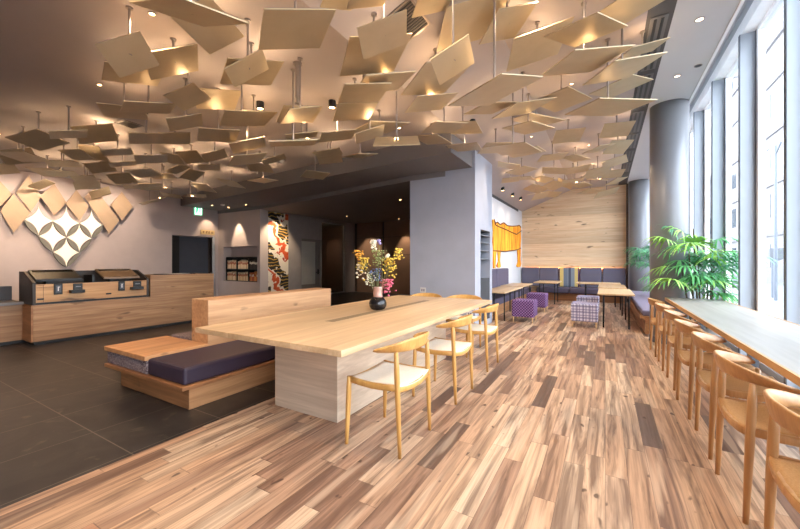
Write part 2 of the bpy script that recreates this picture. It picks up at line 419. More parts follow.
# hung panels: number, face seen (u under / t top), centre, rotation, side
PLATES = [
    (1,'u',-2.238,1.274,2.806,0.255,-0.251,1.574,0.471), (2,'u',-2.640,1.636,3.059,-0.266,-0.265,0.251,0.352), (3,'u',-3.287,1.377,2.899,-0.313,-0.510,0.861,0.324),
    (4,'u',-3.405,1.771,3.067,-0.076,-0.467,1.058,0.435), (5,'u',-3.892,1.662,3.032,0.033,-0.191,1.260,0.452), (6,'u',-4.134,1.903,2.862,0.088,-0.225,1.237,0.452),
    (7,'u',-4.701,1.917,2.943,0.013,-0.112,1.067,0.420), (8,'u',-3.679,2.059,2.928,-0.040,-0.400,0.522,0.319), (9,'u',-4.027,2.222,2.795,-0.049,-0.364,1.018,0.349),
    (10,'u',-3.928,2.547,3.153,-0.159,-0.202,1.158,0.433), (11,'u',-2.596,1.943,2.870,0.072,-0.586,0.695,0.343), (12,'u',-2.844,2.167,3.005,-0.027,-0.246,1.120,0.481),
    (13,'u',-3.532,2.565,2.857,-0.078,-0.197,1.136,0.406), (14,'u',-3.712,2.861,3.001,-0.097,-0.216,1.268,0.429), (15,'u',-2.637,2.573,2.717,0.338,-0.096,-0.460,0.331),
    (16,'u',-3.156,3.064,3.004,-0.063,-0.174,1.034,0.447), (17,'u',-4.271,2.766,2.861,-0.049,-0.131,1.081,0.453), (18,'u',-5.430,2.474,2.936,-0.098,-0.185,1.163,0.386),
    (19,'u',-5.465,2.864,3.061,-0.128,-0.168,1.081,0.398), (21,'u',-6.215,3.530,3.066,-0.342,-0.099,0.578,0.339), (22,'u',-5.679,3.614,3.033,-0.094,-0.357,0.869,0.371),
    (23,'u',-7.201,3.839,3.059,0.090,-0.401,0.499,0.352), (24,'u',-7.443,4.247,3.061,-0.014,-0.444,0.091,0.343), (25,'u',-6.473,4.017,3.040,-0.062,-0.105,0.962,0.366),
    (26,'u',-4.636,3.459,2.782,-0.084,-0.263,1.159,0.478), (27,'u',-4.266,3.199,2.861,0.008,-0.309,0.843,0.453), (28,'u',-4.895,4.182,3.000,0.072,-0.368,0.707,0.391),
    (29,'u',-2.854,2.687,2.505,0.198,-0.126,0.803,0.469), (30,'u',-3.413,3.359,2.892,0.175,-0.192,0.777,0.407), (31,'u',-3.733,3.771,3.006,0.130,0.197,-0.520,0.388),
    (32,'u',-3.001,3.578,2.880,0.064,-0.201,0.814,0.446), (33,'u',-2.456,3.524,2.785,0.001,-0.328,0.618,0.355), (34,'u',-2.407,3.164,2.916,-0.039,-0.177,0.851,0.432),
    (35,'u',-2.040,2.822,2.894,0.046,-0.174,0.831,0.441), (36,'u',-1.859,2.892,2.978,0.102,-0.248,0.863,0.490), (37,'u',-1.737,2.557,3.037,-0.077,-0.256,0.856,0.534),
    (38,'u',-1.479,2.306,2.988,-0.023,-0.352,0.520,0.379), (39,'u',-1.367,1.956,3.030,0.113,-0.281,0.799,0.268), (40,'u',-1.598,1.952,3.116,-0.154,-0.265,1.078,0.245),
    (0,'u',-1.904,1.813,2.892,-0.000,-0.288,0.971,0.475), (41,'u',-1.252,2.721,3.409,0.209,-0.267,0.590,0.318), (42,'u',-1.087,3.210,3.486,-0.306,0.039,2.134,0.594),
    (43,'u',-1.009,2.560,2.787,-0.148,-0.465,0.258,0.311), (44,'u',-0.798,3.393,3.483,-0.166,-0.321,0.765,0.411), (45,'u',-0.154,3.458,3.242,0.133,0.121,-0.462,0.473),
    (46,'u',-0.602,3.851,3.453,-0.041,-0.272,0.371,0.562), (47,'u',-0.175,3.786,3.146,0.154,0.117,-0.900,0.574), (48,'u',0.216,3.692,3.488,0.070,-0.012,-0.569,0.402),
    (49,'u',0.341,4.564,3.513,0.174,0.185,-1.214,0.358), (50,'u',0.145,4.185,3.170,0.196,0.051,-0.967,0.515), (51,'u',0.159,5.073,3.374,0.148,-0.045,-0.515,0.497),
    (52,'u',0.023,4.536,2.949,0.023,0.138,-0.940,0.629), (53,'u',0.161,6.894,3.439,-0.202,0.011,0.203,0.441), (54,'u',0.211,8.118,3.488,-0.374,0.003,0.454,0.403),
    (55,'u',-0.557,6.758,3.422,-0.164,-0.024,0.271,0.458), (56,'u',-0.493,5.011,3.335,-0.024,0.017,-0.472,0.523), (57,'u',-0.925,4.776,3.236,0.232,0.061,-0.791,0.577),
    (58,'u',-0.950,5.941,3.495,-0.054,0.212,-0.770,0.618), (59,'u',-0.972,5.417,3.200,0.014,0.122,-0.482,0.516), (60,'u',-0.792,2.928,2.656,0.272,-0.062,-0.415,0.556),
    (61,'u',-1.287,4.583,3.245,0.191,0.069,-0.596,0.494), (62,'u',-1.540,3.406,3.156,0.235,-0.129,-0.607,0.559), (63,'u',-1.747,3.727,3.082,0.200,0.034,-0.771,0.480),
    (64,'u',-1.864,4.408,3.044,0.097,0.055,-0.729,0.472), (65,'u',-1.709,4.701,3.109,-0.127,-0.010,-1.471,0.469), (66,'u',-2.203,4.758,3.045,-0.005,0.151,-0.098,0.438),
    (67,'u',-1.894,5.280,3.030,0.077,0.045,0.145,0.475), (68,'u',-2.075,3.514,2.639,-0.035,-0.509,2.104,0.513), (69,'u',-2.619,3.983,3.049,0.063,-0.179,1.110,0.596),
    (70,'u',-3.419,4.642,2.965,0.190,0.050,-0.270,0.409), (71,'u',-4.013,4.597,2.985,-0.071,-0.142,0.644,0.399), (72,'u',-3.766,4.261,2.960,0.098,-0.179,0.534,0.412),
    (73,'u',-1.112,5.060,2.816,0.039,0.104,-0.188,0.593), (74,'u',-1.210,6.418,3.154,0.101,-0.026,-0.102,0.579), (75,'u',-1.665,7.201,3.163,0.019,0.207,0.290,0.427),
    (76,'u',-0.935,7.823,3.383,0.010,-0.065,0.353,0.490), (77,'u',-1.007,8.738,3.319,-0.129,-0.020,-1.398,0.523), (78,'u',-0.552,8.447,3.464,-0.114,0.113,-0.655,0.416),
    (79,'u',-0.110,7.785,3.415,0.196,-0.103,-0.722,0.400), (80,'u',0.174,8.968,3.411,-0.098,-0.189,-0.104,0.468), (81,'u',0.165,10.276,3.434,0.005,-0.216,-1.389,0.447),
    (82,'u',-0.249,10.207,3.485,0.099,-0.279,-0.927,0.407), (83,'u',-0.558,9.143,3.379,-0.062,-0.128,0.177,0.493), (84,'u',0.262,11.477,3.483,0.162,-0.265,-0.785,0.410),
    (85,'u',0.032,11.749,3.225,0.239,-0.165,-1.354,0.582), (86,'u',-0.385,11.907,3.331,0.014,-0.087,-0.827,0.526), (87,'u',-0.979,10.860,3.427,-0.440,-0.215,-1.334,0.432),
    (88,'u',-0.591,11.439,3.458,-0.118,-0.025,-0.532,0.421), (89,'u',-1.880,8.330,3.131,0.076,-0.049,-1.280,0.398), (90,'u',-1.651,8.640,3.206,0.031,0.056,-0.033,0.413),
    (91,'u',-1.343,9.567,3.334,-0.139,-0.039,-0.753,0.410), (92,'u',-1.568,9.812,3.161,-0.207,-0.111,-0.828,0.471), (93,'u',-1.632,10.994,3.178,0.202,-0.321,-1.079,0.425),
    (94,'u',-1.384,11.685,3.304,-0.013,-0.226,-1.027,0.414), (101,'u',-6.641,1.723,2.897,-0.092,-0.247,0.514,0.439), (102,'u',-6.056,1.855,2.915,0.003,-0.282,1.261,0.378),
    (103,'u',-6.339,2.244,3.090,-0.234,-0.300,1.103,0.464), (104,'u',-8.287,1.911,2.971,-0.355,-0.310,1.164,0.406), (105,'u',-9.974,2.094,3.028,-0.315,-0.267,1.134,0.374),
    (106,'u',-7.993,2.382,2.922,-0.010,-0.121,1.137,0.429), (107,'u',-9.203,2.508,2.957,-0.146,-0.013,0.670,0.413), (108,'u',-7.286,2.336,2.959,-0.232,-0.110,0.628,0.316),
    (109,'u',-7.447,2.602,3.080,-0.563,0.050,0.628,0.324), (110,'u',-6.725,2.656,2.997,0.013,-0.239,1.060,0.393), (111,'u',-6.317,2.952,2.903,-0.053,-0.181,1.117,0.437),
    (112,'u',-6.665,3.474,3.085,-0.323,0.110,0.567,0.318), (113,'u',-7.506,3.044,3.009,0.015,-0.231,1.123,0.386), (114,'u',-8.110,2.935,3.009,-0.245,-0.261,0.953,0.385),
    (115,'u',-8.642,3.495,2.975,-0.294,-0.204,0.818,0.404), (116,'u',-7.444,3.374,2.911,-0.063,-0.147,0.644,0.434), (117,'u',-7.570,3.725,2.946,-0.019,-0.090,0.858,0.418),
    (118,'u',-9.845,4.184,3.062,-0.100,-0.168,1.107,0.342), (119,'u',-8.812,4.105,2.934,-0.163,-0.093,1.028,0.424), (120,'u',-9.296,3.091,2.967,-0.135,-0.190,1.078,0.367),
    (121,'u',-9.730,3.288,2.913,-0.210,-0.208,1.211,0.433), (122,'u',-10.802,2.853,2.967,-0.064,-0.530,0.813,0.352), (123,'u',-10.761,3.892,2.956,-0.307,-0.466,1.237,0.414),
    (200,'u',-4.601,4.859,2.843,-0.066,0.007,1.028,0.430), (201,'u',-9.121,5.319,2.962,0.006,-0.046,0.988,0.430), (202,'u',-1.238,10.655,3.363,-0.197,0.102,0.899,0.494),
    (203,'u',-7.551,1.794,2.827,-0.053,-0.033,0.591,0.430), (204,'u',-0.695,9.805,3.276,0.075,-0.033,0.099,0.480), (205,'u',-6.151,4.967,2.942,0.071,-0.028,0.015,0.430),
    (206,'u',-0.153,9.425,3.321,-0.210,-0.133,0.075,0.480), (207,'u',-5.483,4.350,2.978,-0.106,0.048,0.681,0.430), (208,'u',-0.697,10.395,3.332,0.206,-0.004,0.621,0.480),
    (209,'u',-8.627,4.874,2.822,0.146,0.091,0.429,0.430), (210,'u',-1.578,5.918,3.145,-0.055,-0.057,0.631,0.480), (211,'u',-0.184,10.967,3.473,0.154,0.133,0.156,0.480),
    (212,'u',-8.081,4.010,2.802,0.143,-0.007,0.494,0.430), (213,'u',-8.555,2.519,2.864,0.004,-0.077,1.089,0.430), (214,'u',-10.717,4.967,2.882,0.047,-0.337,0.918,0.430),
    (215,'u',-8.016,4.827,2.966,-0.235,0.147,0.481,0.430), (216,'u',-1.663,10.440,3.151,0.174,-0.110,0.140,0.480), (217,'u',-7.204,4.981,2.994,-0.171,0.155,0.342,0.430),
    (218,'u',-9.550,4.932,2.937,-0.042,0.115,0.937,0.430), (219,'u',-10.117,4.918,2.901,0.465,-0.168,0.023,0.430), (220,'u',-1.550,7.887,3.201,-0.102,-0.031,1.125,0.480),
]

# ================================================================= THE SETTING
struct('floor', boxes((-2.65, 1.66, -2.6, 13.5, -.06, 0)), M['floor'])
struct('floor_tile', boxes((-11.4, -2.65, -2.6, 13.5, -.06, 0)), M['tile'])
struct('street', boxes((1.66, 40, -30, 60, -.14, -.06)), M['street'])
def xz(bm, pts, y0, y1): prism(bm, pts, 'y', y0, y1); return bm
struct('ceiling', xz(BM(), [(-11.4, 3.28), (-2.04, 3.28), (-.96, 3.70), (.36, 3.70), (.36, 3.9), (-11.4, 3.9)], -2.6, 13.5), M['ceil'])
struct('ceiling_slope', xz(BM(), [(-2.6, 3.06), (-2.04, 3.28), (-2.04, 3.5), (-2.6, 3.5)], 7.373, 13.5), M['ceil'])
struct('ceiling_slot', boxes((.36, .585, -2.6, 13.5, 3.70, 3.9)), M['slot'])
struct('ceiling_window_strip', boxes((.585, 1.10, -2.6, 13.5, 3.70, 3.9)), M['ceil_strip'])
struct('trim_1', boxes((1.10, 1.13, -2.6, 13.5, 3.69, 4.5)), M['white_frame'])
struct('ceiling_recess', boxes((1.10, 1.7, -2.6, 13.5, 4.5, 4.6)), M['ceil_strip'])
# lower ceiling over the rear zone, with its slightly skewed front edge
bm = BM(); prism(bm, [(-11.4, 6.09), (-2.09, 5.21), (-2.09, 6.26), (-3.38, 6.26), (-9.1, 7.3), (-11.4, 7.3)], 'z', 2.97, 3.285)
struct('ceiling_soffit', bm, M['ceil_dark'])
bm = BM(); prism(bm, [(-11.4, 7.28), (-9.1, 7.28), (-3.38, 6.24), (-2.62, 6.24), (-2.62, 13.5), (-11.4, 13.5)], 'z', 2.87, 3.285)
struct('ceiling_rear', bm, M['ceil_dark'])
# left wall with the doorway
struct('wall_left', boxes((-11.5, -11.28, -2.6, 5.83, 0, 3.3), (-11.5, -11.28, 5.83, 7.155, 2.07, 3.3), (-11.5, -11.28, 7.155, 7.4, 0, 3.3)), M['wall'])
struct('trim_2', boxes((-11.30, -11.26, 7.10, 7.155, 0, 2.09), (-11.5, -11.28, 7.155, 7.19, 0, 2.07)), M['wall_white'])
struct('wall_doorway_recess', boxes((-12.6, -12.5, 5.6, 7.4, 0, 2.3), (-12.5, -11.5, 5.63, 5.83, 0, 2.3), (-12.5, -11.5, 7.16, 7.3, 0, 2.3), (-12.5, -11.5, 5.83, 7.16, 2.07, 2.2)), M['darkpanel'])
d1 = struct('door_1', boxes((-11.62, -11.56, 6.16, 7.12, .0, 2.05)), plain('blue_grey_door', (62, 66, 76), .45))
d = struct('door_1_frame', boxes((-11.60, -11.50, 5.84, 6.16, 0, 2.06)), M['black'])
struct('wall_back', boxes((-11.5, 1.6, -2.75, -2.6, 0, 4.5)), M['wall'])
# wall with the book niche
struct('wall_niche', boxes((-11.28, -11.0, 7.3, 7.65, 0, 3.3), (-9.30, -9.17, 7.3, 7.6, 0, 3.3), (-11.0, -9.30, 7.3, 7.65, 0, .62), (-11.0, -9.30, 7.3, 7.65, 1.75, 3.3), (-11.0, -9.27, 7.6, 7.65, .62, 1.75)), M['wall'])
# wall with mural, grey door and smoked glass partition
MX = -9.2
struct('wall_mural', boxes((MX - .2, MX, 7.42, 9.05, 0, 2.95), (MX - .2, MX, 9.05, 10.03, 2.08, 2.95), (MX - .2, MX, 11.48, 12.1, 0, 2.95), (MX - .2, MX, 10.03, 11.48, 2.80, 2.95)), plain('taupe_wall', (150, 140, 136), .8))
struct('wall_behind_glass', boxes((-11.3, -11.2, 9.0, 12.8, 0, 3.0), (-11.2, MX - .2, 12.6, 12.7, 0, 3), (-11.2, MX - .2, 8.9, 9.0, 0, 3)), M['brown_panel'])
d2 = struct('door_2', boxes((MX - .12, MX - .06, 9.05, 9.07, 0, 2.08), (MX - .12, MX - .06, 9.82, 10.02, 0, 2.08), (MX - .12, MX - .06, 9.07, 9.82, 1.99, 2.08), (MX - .12, MX - .06, 9.07, 9.82, 0, .45)), plain('taupe_door', (120, 110, 106), .6))
obj('glass_pane', boxes((MX - .10, MX - .08, 9.07, 9.82, .45, 1.99)), plain('frosted_glass', (176, 170, 160), .3), d2)
bm = BM(); tube(bm, (MX - .02, 9.79, .86), (MX - .02, 9.96, .86), .014); tube(bm, (MX - .06, 9.94, .86), (MX - .02, 9.94, .86), .012); bx(bm, MX - .065, MX - .05, 9.90, 9.98, .80, .98)
obj('door_handle', bm, M['dark_steel'], d2)
d3 = struct('door_3', boxes((MX - .10, MX - .02, 10.04, 10.10, 0, 2.80), (MX - .10, MX - .02, 11.40, 11.47, 0, 2.80), (MX - .10, MX - .02, 10.10, 11.40, 2.74, 2.80), (MX - .10, MX - .02, 10.10, 11.40, 0, .05)), plain('door_frame_metal', (150, 146, 142), .4, .3))
obj('glass_pane', boxes((MX - .065, MX - .055, 10.10, 11.40, .05, 2.74)), M['smoked'], d3)
# rear wall
struct('wall_rear', boxes((-9.4, -2.75, 12.1, 12.25, 0, 3.0)), M['darkpanel'])
struct('trim_3', boxes((-9.03, -7.78, 12.04, 12.1, 0, 2.24), (-9.03, -7.78, 12.04, 12.1, 2.26, 2.87)), M['brown_panel'])
struct('trim_4', boxes((-7.70, -5.2, 12.07, 12.1, 0, 1.52), (-7.70, -5.2, 12.07, 12.1, 1.54, 2.24), (-7.70, -5.2, 12.07, 12.1, 2.26, 2.87)), M['brown_panel'])
# grey pier in the middle with a shelved niche in its side
struct('wall_center', boxes((-3.38, -2.42, 6.257, 7.373, 0, 3.3), (-2.42, -2.044, 6.257, 6.585, 0, 3.29), (-2.42, -2.044, 7.225, 7.373, 0, 3.29), (-2.42, -2.044, 6.585, 7.225, 1.87, 3.29), (-2.42, -2.044, 6.585, 7.225, 0, .10)), M['wall_pier'])
# hall side wall (behind the sofa) and end wall of oak boards
struct('wall_hall_side', boxes((-2.75, -2.6, 7.373, 13.5, 0, 3.1)), M['wall_white'])
struct('trim_5', boxes((-2.60, -2.585, 8.6, 12.6, 2.98, 3.05)), M['slot'])
struct('wall_end', boxes((-2.6, .57, 13.3, 13.45, 0, 3.70)), M['oak_wall'])
struct('trim_6', boxes((.57, .63, 13.2, 13.45, 0, 3.70)), plain('umber_trim', (92, 78, 70), .6))
struct('wall_end_window_side', boxes((.63, 1.7, 13.42, 13.5, 0, 4.5)), M['wall_white'])

# columns
for i, (x, y, r) in enumerate(((.865, 6.94, .25), (.90, 12.95, .27))):
    bm = BM(); lathe(bm, [(r, 0), (r, 3.70)], (x, y, 0), 64)
    o = struct('column_%d' % (i + 1), bm, M['column'])
    for f in o.data.polygons: f.use_smooth = len(f.vertices) == 4
    bm = BM(); lathe(bm, [(r + .012, .0), (r + .012, .09)], (x, y, 0), 64)
    obj('base_ring', bm, M['alu_dark'], o)

# window wall: bays between deep fins
FY = [4.62 + 1.31 * k for k in range(-5, 8)]
struct('trim_7', boxes((1.46, 1.70, -2.6, 13.5, 4.07, 4.22), (1.52, 1.70, -2.6, 13.5, 4.22, 4.34)), M['white_frame'])
struct('trim_8', boxes((1.54, 1.70, -2.6, 13.5, 4.34, 4.5)), M['ceil_strip'])
struct('baseboard_window', boxes((1.56, 1.66, -2.6, 13.5, 0, .08)), M['alu'])
n = 9
for k, y in enumerate(FY):
    o = struct('trim_%d' % n, boxes((1.45, 1.62, y, y + .05, .0, 4.07)), M['alu']); n += 1
    obj('gasket', boxes((1.585, 1.64, y - .045, y - .001, .08, 4.07), (1.443, 1.45, y, y + .05, 0, 4.07)), M['alu_dark'], o)
    if k + 1 < len(FY):
        y0, y1 = y + .05, FY[k + 1] - .045
        w = struct('window_%d' % (k + 1), boxes((1.607, 1.613, y0 + .05, y1 - .06, .14, 4.03)), M['glass'])
        obj('window_frame', boxes((1.585, 1.65, y0, y0 + .05, .08, 4.07), (1.585, 1.65, y1 - .06, y1, .08, 4.07), (1.585, 1.65, y0 + .05, y1 - .06, .08, .14), (1.585, 1.65, y0 + .05, y1 - .06, 4.03, 4.07)), M['white_frame'], w)

# ================================================================= CEILING PANELS
def zone(x, y, u, v):
    if v > 150 and u > 488: return 'by the oak end wall'
    if u < 118: return 'over the ordering counter'
    if u < 235 and v > 128: return 'above the exit sign'
    if u < 222: return 'over the slate floor'
    if u < 345 and v > 118: return 'above the mural wall'
    if u < 345: return 'over the near table end'
    if u < 500 and v > 90: return 'above the grey pier'
    if u < 500: return 'over the flower vase'
    if v > 90: return 'above the purple stools'
    return 'beside the charcoal slot'
def cam_px(x, y, z):
    c, s, f = math.cos(PI / 6), .5, 355.6
    xc = x * c + y * s; d = -x * s + y * c
    return 400 + f * xc / d, 262 - f * (z - 1.25) / d
rows = {}
for P in PLATES:
    u, v = cam_px(*P[2:5]); rows.setdefault(zone(P[2], P[3], u, v), []).append((u, v, P))
bands = []
for zn, lst in rows.items():
    lst.sort(key=lambda q: q[1])
    nb = 1 if len(lst) <= 16 else (2 if len(lst) <= 32 else 3)
    nm = (('those ',), ('the higher ones ', 'the lower ones '), ('the highest ones ', 'the middle ones ', 'the lowest ones '))[nb - 1]
    for i in range(nb):
        bands.append((nm[i] + zn, lst[i * len(lst) // nb:(i + 1) * len(lst) // nb]))
for zn, lst in bands:
    lst.sort(key=lambda q: q[0])
    for k, (u, v, P) in enumerate(lst):
        num, typ, x, y, z, rx, ry, rz, s = P
        tilt = math.degrees(math.acos(max(-1, min(1, math.cos(rx) * math.cos(ry)))))
        look = 'bronze' if u < 330 else ('tan' if u < 480 else 'beige')
        how = 'level' if tilt < 9 else ('tilted' if tilt < 32 else 'steep')
        t = thing('hanging_plate', '%s %s ceiling plate, %s from left of %s' % (how, look, ORD[k], zn), 'ceiling plate', (x, y, z), 0, 'square plates hung under the ceiling')
        R = Euler((rx, ry, rz), 'XYZ')
        bm = boxes((-s / 2, s / 2, -s / 2, s / 2, -.004, .004)); bm.transform(R.to_matrix().to_4x4())
        obj('panel', bm, M['brass'], t, local=True)
        L = ceil_z(x) - z
        bm = BM(); tube(bm, (0, 0, .022), (0, 0, L), .009, n=8)
        obj('rod', bm, M['steel'], t, local=True, smooth=False)
        bm = BM(); tube(bm, (0, 0, .002), (0, 0, .03), .02, .012, n=10); obj('bracket', bm, M['steel'], t, local=True)
        bm = BM(); tube(bm, (0, 0, L - .012), (0, 0, L - .0005), .026, n=12); obj('ceiling_cap', bm, M['steel'], t, local=True)
        # small uplight on the panel's upper face beside the rod
        q = Vector((.05, 0, .02)); q.rotate(R)
        bm = BM(); tube(bm, q - Vector((0, 0, .012)), q, .022, n=10); obj('uplight', bm, M['lens'], t, local=True)
        lamp('SPOT', Vector((x, y, z)) + q + Vector((0, 0, .012)), UP_W * random.choice((.35, .7, 1.0, 1.6)) * (1 if x < -2 else .6), (1, .70, .42), .03, 165, .5, Vector((x, y, z)) + q + Vector((0, 0, 1)))

# ================================================================= LEFT WALL: diamonds, emblem, signs
W = [([(2.495, 2.732), (2.759, 2.35), (2.498, 1.889), (2.302, 2.338)], 0, 'nearest the camera, its tip lowest'), ([(2.727, 3.173), (2.932, 2.736), (2.759, 2.372), (2.525, 2.759)], .03, 'tucked behind its neighbours under the ceiling'),
     ([(3.157, 3.085), (3.376, 2.675), (3.157, 2.334), (2.917, 2.759)], 0, 'above the first and second lit stars'), ([(3.552, 3.005), (3.792, 2.623), (3.605, 2.255), (3.356, 2.648)], .03, 'above the second and third lit stars'),
     ([(3.923, 3.12), (4.445, 2.352), (4.217, 1.986), (3.714, 2.86)], 0, 'the longest, beside the third lit star'), ([(4.49, 3.116), (4.745, 2.75), (4.49, 2.356), (4.239, 2.734)], .03, 'farthest towards the doorway'),
     ([(2.20, 3.10), (2.47, 2.72), (2.25, 2.36), (1.96, 2.72)], .03, 'at the picture edge')]
for pts, dx, where in W:
    t = thing('wall_diamond', 'brass diamond wall plate %s' % where, 'wall plate', (-11.17 + dx, sum(p[0] for p in pts) / 4, sum(p[1] for p in pts) / 4), 0, 'diamond plates on the wall over the counter')
    cy, cz = t.location.y, t.location.z
    bm = BM(); prism(bm, [(cy + (a - cy) * 1.0, b) for a, b in pts], 'x', -11.165 + dx, -11.155 + dx); obj('panel', bm, M['wall_brass'], t)
    bm = BM(); tube(bm, (-11.279, cy, cz), (-11.165 + dx, cy, cz), .02); obj('standoff', bm, M['steel'], t)
emb = thing('wall_emblem', 'wall emblem of six lit four-pointed stars between bronze petals', 'wall emblem', (-11.2, 3.4, 1.1))
HA, HB = .243, .362
stars = [(2.91, 2.205), (3.395, 2.205), (3.88, 2.205), (3.152, 1.845), (3.638, 1.845), (3.395, 1.485)]
def arc(a, b, bulge, n=9):
    a = Vector(a); b = Vector(b); d = b - a; nrm = Vector((-d.y, d.x))
    return [a + d * t + nrm * (bulge * 4 * t * (1 - t)) for t in [k / n for k in range(n)]]
for (cy, cz) in stars:
    tips = [(cy + HA, cz), (cy, cz + HB), (cy - HA, cz), (cy, cz - HB)]
    pts = []
    for k in range(4): pts += arc(tips[k], tips[(k + 1) % 4], .165)
    bm = BM(); prism(bm, pts, 'x', -11.25, -11.22); obj('star', bm, M['star'], emb)
seen = set()
for (cy, cz) in stars:
    tips = [(cy + HA, cz), (cy, cz + HB), (cy - HA, cz), (cy, cz - HB)]
    for k in range(4):
        a, b = tips[k], tips[(k + 1) % 4]
        key = (round((a[0] + b[0]) * 20), round((a[1] + b[1]) * 20))
        if key in seen or (a[1] + b[1]) / 2 > 2.3: continue
        seen.add(key)
        pts = arc(a, b, .10) + arc(b, a, .10)
        bm = BM(); prism(bm, pts, 'x', -11.262, -11.205); obj('petal', bm, M['petal'], emb)

# exit sign and plate over the doorway
t = thing('exit_sign', 'green exit sign with white running figure under the ceiling', 'sign', (-11.22, 6.58, 2.86))
obj('housing', boxes((-11.27, -11.215, 6.44, 6.73, 2.73, 2.99)), M['white_plastic'], t)
obj('face', boxes((-11.215, -11.205, 6.45, 6.72, 2.74, 2.98)), emit('exit_green', (30, 170, 110), 1.0), t)
bm = BM()
prism(bm, [(6.475, 2.755), (6.475, 2.965), (6.51, 2.965), (6.51, 2.79), (6.66, 2.79), (6.66, 2.965), (6.695, 2.965), (6.695, 2.755)], 'x', -11.205, -11.202)
ball(bm, (-11.203, 6.60, 2.935), .018, 10, 6, 1)
prism(bm, [(6.57, 2.91), (6.62, 2.905), (6.605, 2.86), (6.64, 2.83), (6.63, 2.80), (6.585, 2.835), (6.56, 2.80), (6.53, 2.80), (6.575, 2.86)], 'x', -11.205, -11.202)
obj('pictogram', bm, emit('exit_white', (240, 255, 245), 1.3), t)
bm = BM(); tube(bm, (-11.24, 6.585, 2.99), (-11.24, 6.585, 3.0), .02)
t = thing('door_sign', 'small pale yellow notice plate with dark marks over the doorway', 'sign', (-11.26, 6.93, 2.22))
obj('plate', boxes((-11.279, -11.25, 6.70, 7.16, 2.14, 2.29)), plain('pale_yellow', (214, 186, 130), .6), t)
bm = BM()
for k, (a, b) in enumerate(((6.76, .05), (6.86, .06), (6.95, .05), (7.05, .06))):
    bx(bm, -11.25, -11.247, a, a + .02, 2.18, 2.25); bx(bm, -11.25, -11.247, a + .02, a + b, 2.23, 2.25); bx(bm, -11.25, -11.247, a + .02, a + b, 2.19, 2.205)
obj('lettering', bm, plain('sign_ink', (110, 66, 30), .6), t)

# ================================================================= SERVICE COUNTER + MACHINES
t = thing('service_counter', 'long oak-fronted service counter along the plaster wall', 'counter', (-7.7, 3.0, 0))
obj('front_panel', boxes((-8.05, -7.40, 1.86, 3.44, .05, .60)), M['oak_y'], t)
obj('raised_section', boxes((-8.05, -7.40, 3.44, 4.69, .05, 1.0)), M['oak_y'], t)
obj('side_panel', boxes((-8.05, -7.41, 1.84, 1.86, .05, .60)), M['oak_bench'], t)
obj('low_section', boxes((-8.5, -7.80, -2.5, 1.84, .05, .60)), M['oak_y'], t)
obj('ledge_top', boxes((-8.5, -7.72, -2.5, 1.84, .60, .64)), plain('grey_ledge', (118, 112, 110), .4), t)
obj('upstand', boxes((-8.5, -8.30, -2.5, 1.84, .64, .86)), plain('slate_upstand', (64, 64, 70), .5), t)
obj('plinth', boxes((-8.02, -7.44, 1.88, 4.66, 0, .05), (-8.45, -7.84, -2.5, 1.88, 0, .05)), M['black'], t)
t = thing('serving_tray', 'dark serving tray with a paper sheet on the high counter end', 'tray', (-7.6, 4.0, 1.0))
obj('tray_base', boxes((-7.85, -7.5, 3.70, 4.35, 1.0, 1.012)), M['black'], t, .004)
obj('paper_sheet', boxes((-7.78, -7.53, 3.86, 4.25, 1.012, 1.015)), M['paper'], t)

t = thing('ordering_machine', 'black cased ordering machine with oak fascia and two sloping screens', 'machine', (-7.6, 2.6, .6))
prof = [(-7.385, .605), (-7.385, .94), (-7.78, 1.10), (-8.0, 1.10), (-8.0, .605)]
for y0 in (1.85, 3.37):
    bm = BM(); prism(bm, prof, 'y', y0, y0 + .035); obj('side_panel', bm, plain('charcoal_side', (58, 50, 46), .5), t)
f = obj('fascia', boxes((-7.42, -7.39, 1.885, 3.37, .635, .91)), M['oak_kiosk'], t)
obj('seam', boxes((-7.39, -7.3885, 1.966, 1.970, .64, .905), (-7.39, -7.3885, 1.89, 2.10, .862, .866)), M['black'], f)
obj('bottom_rail', boxes((-7.95, -7.40, 1.885, 3.37, .605, .633)), M['black'], t)
obj('deck', boxes((-7.97, -7.42, 1.885, 3.37, .86, .875)), M['black'], t)
obj('back_panel', boxes((-8.0, -7.97, 1.885, 3.37, .633, 1.10)), plain('charcoal_back', (46, 42, 42), .5), t)
obj('center_divider', boxes((-7.9, -7.55, 2.62, 2.65, .875, 1.03)), M['black'], t)
for (y0, y1, mat) in ((1.90, 2.45, M['black']), (2.74, 3.28, M['oak_kiosk'])):
    bm = BM(); prism(bm, [(-7.44, .955), (-7.44, .985), (-7.80, 1.125), (-7.80, 1.095)], 'y', y0, y1)
    s = obj('screen', bm, mat if mat is M['black'] else plain('screen_frame', (120, 96, 72), .4), t)
    bm = BM(); prism(bm, [(-7.46, .979), (-7.46, .984), (-7.78, 1.1085), (-7.78, 1.121)], 'y', y0 + .03, y1 - .03)
    obj('screen_glass', bm, plain('screen_gloss', (16, 16, 18), .06), s)
    obj('screen_stand', boxes((-7.85, -7.75, y0 + .2, y1 - .2, .875, 1.06)), M['black'], s)
for (y0, y1) in ((2.085, 2.185), (2.925, 3.02)):
    c = obj('card_reader', boxes((-7.39, -7.365, y0, y1, .745, .915)), M['black'], t, .006)
    obj('reader_window', boxes((-7.366, -7.362, y0 + .018, y1 - .018, .775, .885)), plain('reader_grey', (70, 74, 84), .3), c)
    obj('reader_mark', boxes((-7.362, -7.360, y0 + .04, y0 + .052, .80, .865), (-7.362, -7.360, y0 + .052, y1 - .035, .855, .865)), M['white_plastic'], c)
